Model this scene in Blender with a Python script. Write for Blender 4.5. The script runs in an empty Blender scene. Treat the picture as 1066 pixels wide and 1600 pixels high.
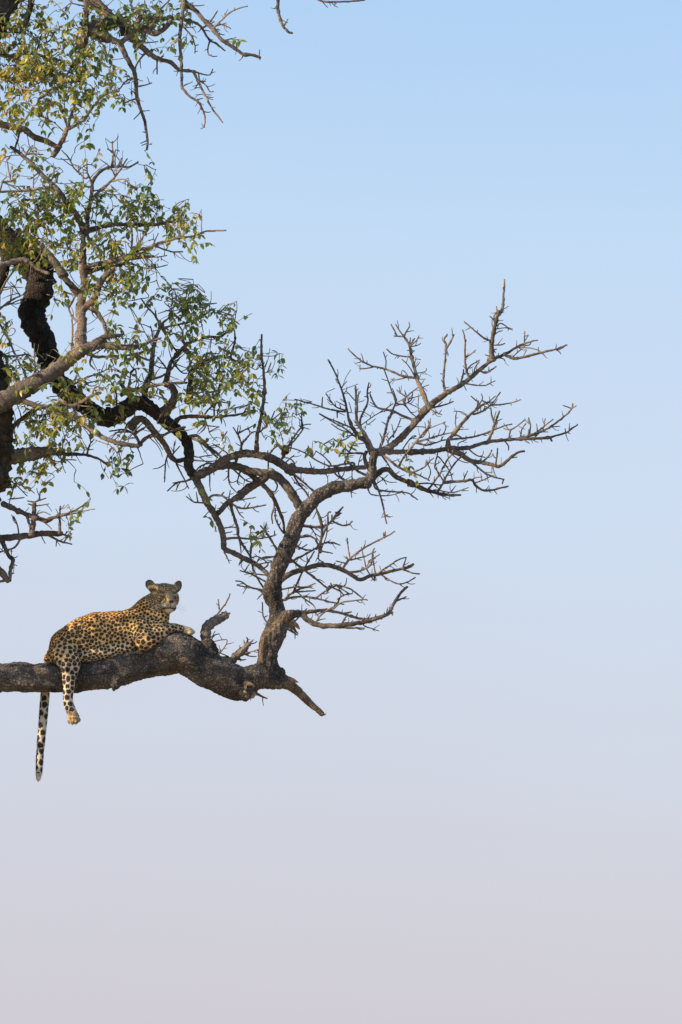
import bpy, bmesh, math, random
import numpy as np
from mathutils import Vector, Matrix, noise, kdtree
random.seed(7)
RNG = np.random.RandomState(7)

# ------------------------------------------------------------------ camera, sky, sun, exposure
SC = bpy.context.scene
COL = SC.collection
PITCH = math.radians(7.5)
DIST = 40.0            # metres to the limb the leopard lies on
FPX = 8000.0           # focal length in photo pixels (photo 1066 x 1600)
CAM = Vector((0.0, 0.0, 1.9))
cam_data = bpy.data.cameras.new('camera')
cam_data.sensor_fit = 'VERTICAL'
cam_data.sensor_height = 36.0
cam_data.lens = 36.0 * FPX / 1600.0
cam_data.clip_start = 0.5
cam_data.clip_end = 20000.0
cam_data.dof.use_dof = True
cam_data.dof.focus_distance = DIST / math.cos(PITCH) * 1.008
cam_data.dof.aperture_fstop = 8.0
cam = bpy.data.objects.new('camera', cam_data)
COL.objects.link(cam)
cam.location = CAM
cam.rotation_euler = (math.pi / 2 + PITCH, 0, 0)
SC.camera = cam

SUN_EL = math.radians(24.0)
SUN_TOWARD = math.radians(24.0)     # how far the sun stands on the camera's side of due left
sdir = Vector((-math.cos(SUN_EL) * math.cos(SUN_TOWARD), -math.cos(SUN_EL) * math.sin(SUN_TOWARD), math.sin(SUN_EL)))
world = bpy.data.worlds.new('World')
SC.world = world
world.use_nodes = True
wn, wl = world.node_tree.nodes, world.node_tree.links
wn.clear()
w_out = wn.new('ShaderNodeOutputWorld')
w_bg = wn.new('ShaderNodeBackground')
sky = wn.new('ShaderNodeTexSky')
sky.sky_type = 'NISHITA'
sky.sun_disc = False
sky.sun_elevation = SUN_EL
sky.sun_rotation = math.atan2(sdir.x, sdir.y) % (2 * math.pi)
sky.air_density = 1.0
sky.dust_density = 1.0
sky.ozone_density = 1.5
geo = wn.new('ShaderNodeTexCoord')
sep = wn.new('ShaderNodeSeparateXYZ')
wl.new(geo.outputs['Generated'], sep.inputs[0])
ramp = wn.new('ShaderNodeValToRGB')            # the dry-season haze: pinkish at the horizon, blue above
mr = wn.new('ShaderNodeMapRange')
hz_n = wn.new('ShaderNodeTexNoise'); hz_n.inputs['Scale'].default_value = 9.0; hz_n.inputs['Detail'].default_value = 3
hz_m = wn.new('ShaderNodeMapping'); hz_m.inputs['Scale'].default_value = (1, 1, 2.2)
wl.new(geo.outputs['Generated'], hz_m.inputs[0]); wl.new(hz_m.outputs[0], hz_n.inputs['Vector'])
hz_a = wn.new('ShaderNodeMath'); hz_a.operation = 'MULTIPLY_ADD'; hz_a.inputs[1].default_value = 0.035
wl.new(hz_n.outputs['Fac'], hz_a.inputs[0])
hz_s = wn.new('ShaderNodeMath'); hz_s.operation = 'SUBTRACT'; hz_s.inputs[1].default_value = 0.0175
wl.new(sep.outputs['Z'], hz_s.inputs[0]); wl.new(hz_s.outputs[0], hz_a.inputs[2])
mr.inputs['From Min'].default_value = 0.0
mr.inputs['From Max'].default_value = 0.5
wl.new(hz_a.outputs[0], mr.inputs['Value'])
wl.new(mr.outputs['Result'], ramp.inputs['Fac'])
def srgb(r, g, b):
    f = lambda c: c / 255 / 12.92 if c / 255 <= .04045 else ((c / 255 + .055) / 1.055) ** 2.4
    return (f(r), f(g), f(b), 1)
SKY_STRENGTH = 0.10
EXPOSURE = 0.65
RAMP_SHARE = 0.78      # the rest is the clear Nishita sky behind the haze
def haze(rgb, clear):
    return tuple(max(0.0, (c / 2 ** EXPOSURE - (1 - RAMP_SHARE) * q) / RAMP_SHARE) for c, q in zip(rgb[:3], clear)) + (1,)
stops = [(0.00, haze(srgb(206, 202, 211), (.38, .38, .28))), (0.075, haze(srgb(208, 206, 216), (.39, .43, .35))), (0.137, haze(srgb(209, 211, 223), (.38, .46, .44))),
         (0.204, haze(srgb(208, 217, 233), (.33, .44, .475))), (0.261, haze(srgb(206, 221, 241), (.295, .415, .488))), (0.36, haze(srgb(195, 219, 245), (.236, .352, .466))),
         (0.457, haze(srgb(179, 211, 245), (.197, .31, .43))), (0.65, haze(srgb(160, 200, 244), (.17, .27, .40))), (1.0, haze(srgb(146, 188, 238), (.12, .19, .32)))]
cr = ramp.color_ramp
cr.elements[0].position, cr.elements[0].color = stops[0]
cr.elements[1].position, cr.elements[1].color = stops[-1]
for p, c in stops[1:-1]:
    e = cr.elements.new(p); e.color = c
SKY_K = 1 / SKY_STRENGTH
sc_ = wn.new('ShaderNodeMix'); sc_.data_type = 'RGBA'; sc_.blend_type = 'MULTIPLY'
sc_.inputs[0].default_value = 1.0
wl.new(ramp.outputs['Color'], sc_.inputs[6])
sc_.inputs[7].default_value = (SKY_K, SKY_K, SKY_K, 1)
mixw = wn.new('ShaderNodeMix'); mixw.data_type = 'RGBA'
mixw.inputs[0].default_value = RAMP_SHARE
wl.new(sky.outputs['Color'], mixw.inputs[6])
wl.new(sc_.outputs[2], mixw.inputs[7])
wl.new(mixw.outputs[2], w_bg.inputs['Color'])
w_bg.inputs['Strength'].default_value = SKY_STRENGTH
wl.new(w_bg.outputs[0], w_out.inputs['Surface'])

sun_data = bpy.data.lights.new('sun', 'SUN')
sun_data.energy = 5.0
sun_data.angle = math.radians(0.5)
sun_data.color = (1.0, 0.79, 0.52)
sun = bpy.data.objects.new('sun', sun_data)
COL.objects.link(sun)
sun.rotation_euler = (-sdir).to_track_quat('-Z', 'Y').to_euler()
sun.location = (-20, 20, 20)

SC.view_settings.view_transform = 'Standard'
SC.view_settings.look = 'None'
SC.view_settings.gamma = 1.0
SC.view_settings.use_curve_mapping = False
SC.view_settings.exposure = EXPOSURE
SC.cycles.max_bounces = 6
SC.cycles.transparent_max_bounces = 8

# ------------------------------------------------------------------ helpers
UPV = Vector((0, -math.sin(PITCH), math.cos(PITCH)))
FWD = Vector((0, math.cos(PITCH), math.sin(PITCH)))
PX = DIST / math.cos(PITCH) / FPX          # metres per photo pixel near the limb (approx.)

def P(px, py, d=0.0):
    """A point of the tree: photo pixel on the vertical plane that stands d pixels (5 mm each) behind the limb."""
    y = DIST + d * 0.005
    v = FWD + Vector((1, 0, 0)) * ((px - 533.0) / FPX) + UPV * ((800.0 - py) / FPX)
    return CAM + v * (y / v.y)

def nodes_of(m):
    m.use_nodes = True
    n = m.node_tree.nodes; n.clear()
    return n, m.node_tree.links

def link(name, me, mat, parent=None, world_loc=None):
    """me has world coordinates; the object's origin is put at world_loc."""
    o = bpy.data.objects.new(name, me)
    COL.objects.link(o)
    if mat is not None and not me.materials:
        me.materials.append(mat)
    loc = Vector(world_loc) if world_loc is not None else Vector((0, 0, 0))
    if world_loc is not None:
        me.transform(Matrix.Translation(-loc))
    place(o, parent, loc)
    return o

def wpos(o):
    l = Vector(o.location)
    while o.parent is not None:
        o = o.parent
        l += o.location
    return l

def place(o, parent, loc):
    if parent is not None:
        o.parent = parent
        o.location = Vector(loc) - wpos(parent)
    else:
        o.location = loc

def catmull(pts, step):
    """resample a polyline of numpy rows (any dimension, first two = position px) along a Catmull-Rom spline."""
    pts = [np.array(p, float) for p in pts]
    if len(pts) == 2:
        pts = [pts[0], (pts[0] + pts[1]) / 2, pts[1]]
    out = []
    n = len(pts)
    for i in range(n - 1):
        p0 = pts[i - 1] if i > 0 else 2 * pts[0] - pts[1]
        p1, p2 = pts[i], pts[i + 1]
        p3 = pts[i + 2] if i + 2 < n else 2 * pts[-1] - pts[-2]
        k = max(1, int(math.ceil(np.linalg.norm((p2 - p1)[:2]) / step)))
        for j in range(k):
            t = j / k
            out.append(0.5 * ((2 * p1) + (-p0 + p2) * t + (2 * p0 - 5 * p1 + 4 * p2 - p3) * t * t + (-p0 + 3 * p1 - 3 * p2 + p3) * t ** 3))
    out.append(pts[-1])
    return np.array(out)

def tube_data(path, radii, sides, rough=0.0, seed=0.0, knots=0.0):
    """path: world Vectors. Returns verts, faces, uvs (per loop)."""
    n = len(path)
    verts, faces, uvs = [], [], []
    T = [(path[min(i + 1, n - 1)] - path[max(i - 1, 0)]).normalized() for i in range(n)]
    side = T[0].cross(Vector((0, 1, 0)))
    if side.length < 1e-3:
        side = Vector((1, 0, 0))
    side.normalize()
    L = 0.0
    rows = []
    for i in range(n):
        if i:
            L += (path[i] - path[i - 1]).length
            side = (side - T[i] * side.dot(T[i]))
            side.normalize()
        b = T[i].cross(side)
        row = []
        for k in range(sides):
            a = 2 * math.pi * k / sides
            dv = side * math.cos(a) + b * math.sin(a)
            r = radii[i]
            if rough:
                q = path[i] + dv * r
                f = noise.noise(q * (0.35 / max(r, 0.004)) + Vector((seed, 0, 0)))
                f2 = noise.noise(q * (1.25 / max(r, 0.004)) + Vector((0, seed, 0)))
                r *= 1 + rough * (f * 0.9 + f2 * 0.6)
            row.append(len(verts)); verts.append(path[i] + dv * r)
        rows.append((row, L))
    r0 = max(radii)
    for i in range(n - 1):
        (a, la), (b, lb) = rows[i], rows[i + 1]
        for k in range(sides):
            k2 = (k + 1) % sides
            faces.append((a[k], a[k2], b[k2], b[k]))
            u0, u1 = r0 * 2 * math.pi * k / sides, r0 * 2 * math.pi * (k + 1) / sides
            uvs += [(u0, la), (u1, la), (u1, lb), (u0, lb)]
    # rounded blunt ends
    for (row, l), t, rr, flip in ((rows[0], -T[0], radii[0], True), (rows[-1], T[-1], radii[-1], False)):
        c = sum((verts[v] for v in row), Vector()) / sides
        ring = []
        for v in row:
            ring.append(len(verts)); verts.append(c + (verts[v] - c) * 0.62 + t * rr * 0.45)
        tip = len(verts); verts.append(c + t * rr * 0.6)
        for k in range(sides):
            k2 = (k + 1) % sides
            f1 = (row[k], row[k2], ring[k2], ring[k]); f2 = (ring[k], ring[k2], tip)
            if flip:
                f1 = f1[::-1]; f2 = f2[::-1]
            faces.append(f1); faces.append(f2)
            uvs += [(0.01 * k, l)] * 4 + [(0.01 * k, l)] * 3
    return verts, faces, uvs

def mesh_from(name, verts, faces, uvs=None, smooth=True):
    me = bpy.data.meshes.new(name)
    me.from_pydata([tuple(v) for v in verts], [], faces)
    if uvs is not None:
        uv = me.uv_layers.new(name='UVMap')
        uv.data.foreach_set('uv', np.array(uvs, 'f').ravel())
    if smooth:
        me.polygons.foreach_set('use_smooth', [True] * len(me.polygons))
    me.update()
    return me

def voxel_union(me, voxel):
    o = bpy.data.objects.new('rough_union', me)
    COL.objects.link(o)
    m = o.modifiers.new('remesh', 'REMESH')
    m.mode = 'VOXEL'; m.voxel_size = voxel; m.adaptivity = 0
    dg = bpy.context.evaluated_depsgraph_get()
    out = bpy.data.meshes.new_from_object(o.evaluated_get(dg))
    bpy.data.objects.remove(o)
    return out

def coords(me):
    a = np.empty(len(me.vertices) * 3, 'f'); me.vertices.foreach_get('co', a)
    return a.reshape(-1, 3).astype(float)

def edges_of(me):
    a = np.empty(len(me.edges) * 2, 'i'); me.edges.foreach_get('vertices', a)
    return a.reshape(-1, 2)

def laplace(co, e, weight, iters):
    n = len(co)
    deg = np.bincount(e.ravel(), minlength=n).astype(float)[:, None]
    for _ in range(iters):
        s = np.zeros_like(co)
        for k in range(3):
            s[:, k] = np.bincount(e[:, 0], co[e[:, 1], k], n) + np.bincount(e[:, 1], co[e[:, 0], k], n)
        co = co + (s / deg - co) * weight[:, None]
    return co

def smoothstep(a, b, x):
    t = np.clip((x - a) / (b - a), 0, 1)
    return t * t * (3 - 2 * t)

# ------------------------------------------------------------------ materials
def bark_material(name, dark, mid, pale, warm, scale=1.0, bump=0.6, uvmap=True):
    m = bpy.data.materials.new(name)
    n, l = nodes_of(m)
    out = n.new('ShaderNodeOutputMaterial'); b = n.new('ShaderNodeBsdfPrincipled')
    b.inputs['Roughness'].default_value = 0.92
    b.inputs['Specular IOR Level'].default_value = 0.25
    l.new(b.outputs[0], out.inputs[0])
    tc = n.new('ShaderNodeTexCoord')
    gp = n.new('ShaderNodeNewGeometry')
    def nz(vec, s, det=4, rough=0.6):
        x = n.new('ShaderNodeTexNoise'); x.inputs['Scale'].default_value = s
        x.inputs['Detail'].default_value = det; x.inputs['Roughness'].default_value = rough
        l.new(vec, x.inputs['Vector']); return x
    mp = n.new('ShaderNodeMapping')
    if uvmap:
        mp.inputs['Scale'].default_value = (1.0, 0.45, 1.0)
        l.new(tc.outputs['UV'], mp.inputs[0])
    else:
        l.new(tc.outputs['Object'], mp.inputs[0])
    wob = nz(mp.outputs[0], 18 * scale, 3)
    add = n.new('ShaderNodeMix'); add.data_type = 'RGBA'; add.blend_type = 'LINEAR_LIGHT'
    add.inputs[0].default_value = 0.03
    l.new(mp.outputs[0], add.inputs[6]); l.new(wob.outputs['Color'], add.inputs[7])
    vor = n.new('ShaderNodeTexVoronoi'); vor.feature = 'DISTANCE_TO_EDGE'
    vor.inputs['Scale'].default_value = 34 * scale
    l.new(add.outputs[2], vor.inputs['Vector'])
    crack = n.new('ShaderNodeMapRange')
    crack.inputs['From Min'].default_value = 0.02; crack.inputs['From Max'].default_value = 0.22
    l.new(vor.outputs['Distance'], crack.inputs['Value'])
    big = nz(gp.outputs['Position'], 5.0, 4)
    fine = nz(gp.outputs['Position'], 60 * scale, 5, 0.7)
    midn = nz(gp.outputs['Position'], 17, 4, 0.65)
    r1 = n.new('ShaderNodeValToRGB')
    r1.color_ramp.elements[0].position = 0.30; r1.color_ramp.elements[0].color = (*dark, 1)
    r1.color_ramp.elements[1].position = 0.72; r1.color_ramp.elements[1].color = (*pale, 1)
    e = r1.color_ramp.elements.new(0.52); e.color = (*mid, 1)
    mixf = n.new('ShaderNodeMath'); mixf.operation = 'MULTIPLY_ADD'
    l.new(fine.outputs['Fac'], mixf.inputs[0]); mixf.inputs[1].default_value = 0.55
    sub = n.new('ShaderNodeMath'); sub.operation = 'MULTIPLY'; sub.inputs[1].default_value = 0.45
    l.new(midn.outputs['Fac'], sub.inputs[0]); l.new(sub.outputs[0], mixf.inputs[2])
    l.new(mixf.outputs[0], r1.inputs['Fac'])
    wr = n.new('ShaderNodeMapRange'); wr.inputs['From Min'].default_value = 0.54; wr.inputs['From Max'].default_value = 0.68
    l.new(big.outputs['Fac'], wr.inputs['Value'])
    mw = n.new('ShaderNodeMix'); mw.data_type = 'RGBA'
    wf = n.new('ShaderNodeMath'); wf.operation = 'MULTIPLY'; wf.inputs[1].default_value = 0.65
    l.new(wr.outputs[0], wf.inputs[0]); l.new(wf.outputs[0], mw.inputs[0])
    l.new(r1.outputs['Color'], mw.inputs[6]); mw.inputs[7].default_value = (*warm, 1)
    mc = n.new('ShaderNodeMix'); mc.data_type = 'RGBA'
    cm = n.new('ShaderNodeMapRange'); cm.inputs['To Min'].default_value = 0.46; cm.inputs['To Max'].default_value = 1.0
    l.new(crack.outputs[0], cm.inputs['Value'])
    l.new(cm.outputs[0], mc.inputs[0])
    mc.inputs[6].default_value = (dark[0] * .6, dark[1] * .55, dark[2] * .5, 1)
    l.new(mw.outputs[2], mc.inputs[7])
    # weathered, sooty and lichen-grey stretches
    pat = nz(gp.outputs['Position'], 4.6, 6, 0.65)
    pr = n.new('ShaderNodeMapRange'); pr.inputs['From Min'].default_value = 0.36; pr.inputs['From Max'].default_value = 0.64
    pr.inputs['To Min'].default_value = 0.34; pr.inputs['To Max'].default_value = 1.3
    l.new(pat.outputs['Fac'], pr.inputs['Value'])
    mp2 = n.new('ShaderNodeMix'); mp2.data_type = 'RGBA'; mp2.blend_type = 'MULTIPLY'; mp2.inputs[0].default_value = 1.0
    l.new(mc.outputs[2], mp2.inputs[6]); l.new(pr.outputs[0], mp2.inputs[7])
    wat = n.new('ShaderNodeAttribute'); wat.attribute_name = 'wood'
    mwood = n.new('ShaderNodeMix'); mwood.data_type = 'RGBA'
    wfm = n.new('ShaderNodeMath'); wfm.operation = 'MULTIPLY'; wfm.inputs[1].default_value = 0.85
    l.new(wat.outputs['Fac'], wfm.inputs[0]); l.new(wfm.outputs[0], mwood.inputs[0])
    wramp = n.new('ShaderNodeValToRGB')
    wramp.color_ramp.elements[0].position = 0.35; wramp.color_ramp.elements[0].color = (0.15, 0.10, 0.065, 1)
    wramp.color_ramp.elements[1].position = 0.62; wramp.color_ramp.elements[1].color = (0.44, 0.31, 0.19, 1)
    l.new(midn.outputs['Fac'], wramp.inputs['Fac'])
    l.new(mp2.outputs[2], mwood.inputs[6]); l.new(wramp.outputs['Color'], mwood.inputs[7])
    l.new(mwood.outputs[2], b.inputs['Base Color'])
    bp = n.new('ShaderNodeBump'); bp.inputs['Strength'].default_value = bump; bp.inputs['Distance'].default_value = 0.012
    h = n.new('ShaderNodeMath'); h.operation = 'MULTIPLY_ADD'
    l.new(fine.outputs['Fac'], h.inputs[0]); h.inputs[1].default_value = 0.7; l.new(crack.outputs[0], h.inputs[2])
    l.new(h.outputs[0], bp.inputs['Height'])
    l.new(bp.outputs[0], b.inputs['Normal'])
    return m

M_BARK = bark_material('bark', (0.070, 0.058, 0.052), (0.200, 0.172, 0.154), (0.44, 0.41, 0.38), (0.25, 0.155, 0.095), 1.4, 1.0, False)
M_BRANCH = bark_material('branch_bark', (0.095, 0.078, 0.067), (0.250, 0.208, 0.176), (0.46, 0.41, 0.36), (0.30, 0.19, 0.125), 1.7, 0.6)
M_TWIG = bark_material('twig_bark', (0.125, 0.103, 0.090), (0.275, 0.228, 0.196), (0.45, 0.40, 0.355), (0.32, 0.205, 0.135), 3.0, 0.35)
M_DARK = bark_material('dark_bark', (0.036, 0.030, 0.026), (0.090, 0.075, 0.064), (0.27, 0.245, 0.22), (0.11, 0.075, 0.052), 1.0, 1.0)  # bark colour darkened for the shaded limbs at the left

M_SHADED = bark_material('shaded_bark', (0.018, 0.015, 0.013), (0.045, 0.037, 0.032), (0.15, 0.135, 0.12), (0.06, 0.042, 0.03), 1.0, 1.0)  # near-black copy of the bark: shade painted into the rear limbs

def leaf_material():
    m = bpy.data.materials.new('leaf')
    n, l = nodes_of(m)
    out = n.new('ShaderNodeOutputMaterial')
    at = n.new('ShaderNodeAttribute'); at.attribute_name = 'tint'
    ramp = n.new('ShaderNodeValToRGB'); cr = ramp.color_ramp
    cols = [(0.0, (0.075, 0.120, 0.058)), (0.3, (0.125, 0.180, 0.068)), (0.55, (0.200, 0.245, 0.076)), (0.78, (0.320, 0.310, 0.090)),
            (0.92, (0.430, 0.320, 0.075)), (1.0, (0.290, 0.200, 0.115))]
    cr.elements[0].position = 0; cr.elements[0].color = (*cols[0][1], 1)
    cr.elements[1].position = 1; cr.elements[1].color = (*cols[-1][1], 1)
    for p, c in cols[1:-1]:
        e = cr.elements.new(p); e.color = (*c, 1)
    l.new(at.outputs['Fac'], ramp.inputs['Fac'])
    b = n.new('ShaderNodeBsdfPrincipled'); b.inputs['Roughness'].default_value = 0.34
    b.inputs['Specular IOR Level'].default_value = 0.45
    l.new(ramp.outputs['Color'], b.inputs['Base Color'])
    tr = n.new('ShaderNodeBsdfTranslucent')
    br = n.new('ShaderNodeMix'); br.data_type = 'RGBA'; br.blend_type = 'MULTIPLY'; br.inputs[0].default_value = 1
    l.new(ramp.outputs['Color'], br.inputs[6]); br.inputs[7].default_value = (1.9, 1.75, 0.9, 1)
    l.new(br.outputs[2], tr.inputs['Color'])
    mx = n.new('ShaderNodeMixShader'); mx.inputs[0].default_value = 0.5
    l.new(b.outputs[0], mx.inputs[1]); l.new(tr.outputs[0], mx.inputs[2])
    l.new(mx.outputs[0], out.inputs[0])
    return m
M_LEAF = leaf_material()

def simple_material(name, col, rough=0.6, spec=0.3, noise_scale=None, col2=None):
    m = bpy.data.materials.new(name)
    n, l = nodes_of(m)
    out = n.new('ShaderNodeOutputMaterial'); b = n.new('ShaderNodeBsdfPrincipled')
    b.inputs['Roughness'].default_value = rough; b.inputs['Specular IOR Level'].default_value = spec
    b.inputs['Base Color'].default_value = (*col, 1)
    if noise_scale:
        tc = n.new('ShaderNodeTexCoord'); x = n.new('ShaderNodeTexNoise')
        x.inputs['Scale'].default_value = noise_scale; x.inputs['Detail'].default_value = 5
        l.new(tc.outputs['Object'], x.inputs['Vector'])
        r = n.new('ShaderNodeValToRGB')
        r.color_ramp.elements[0].position = 0.35; r.color_ramp.elements[0].color = (*col, 1)
        r.color_ramp.elements[1].position = 0.65; r.color_ramp.elements[1].color = (*col2, 1)
        l.new(x.outputs['Fac'], r.inputs['Fac']); l.new(r.outputs['Color'], b.inputs['Base Color'])
    l.new(b.outputs[0], out.inputs[0])
    return m

# ------------------------------------------------------------------ ground (below the frame)
N = 96
gv = [(0, DIST, 0)]
for r in (8, 20, 60, 200, 800, 3000):
    for k in range(N):
        a = 2 * math.pi * k / N
        gv.append((r * math.cos(a), DIST + r * math.sin(a), 0.0))
gf = [(0, 1 + k, 1 + (k + 1) % N) for k in range(N)]
for q in range(5):
    o0, o1 = 1 + q * N, 1 + (q + 1) * N
    gf += [(o0 + k, o1 + k, o1 + (k + 1) % N, o0 + (k + 1) % N) for k in range(N)]
ground = link('ground', mesh_from('ground', gv, gf), simple_material('dry_ground', (0.30, 0.235, 0.145), 0.95, 0.1, 0.6, (0.44, 0.355, 0.22)))
ground['kind'] = 'structure'; ground['label'] = 'dry grassy savanna ground below the tree'

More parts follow.
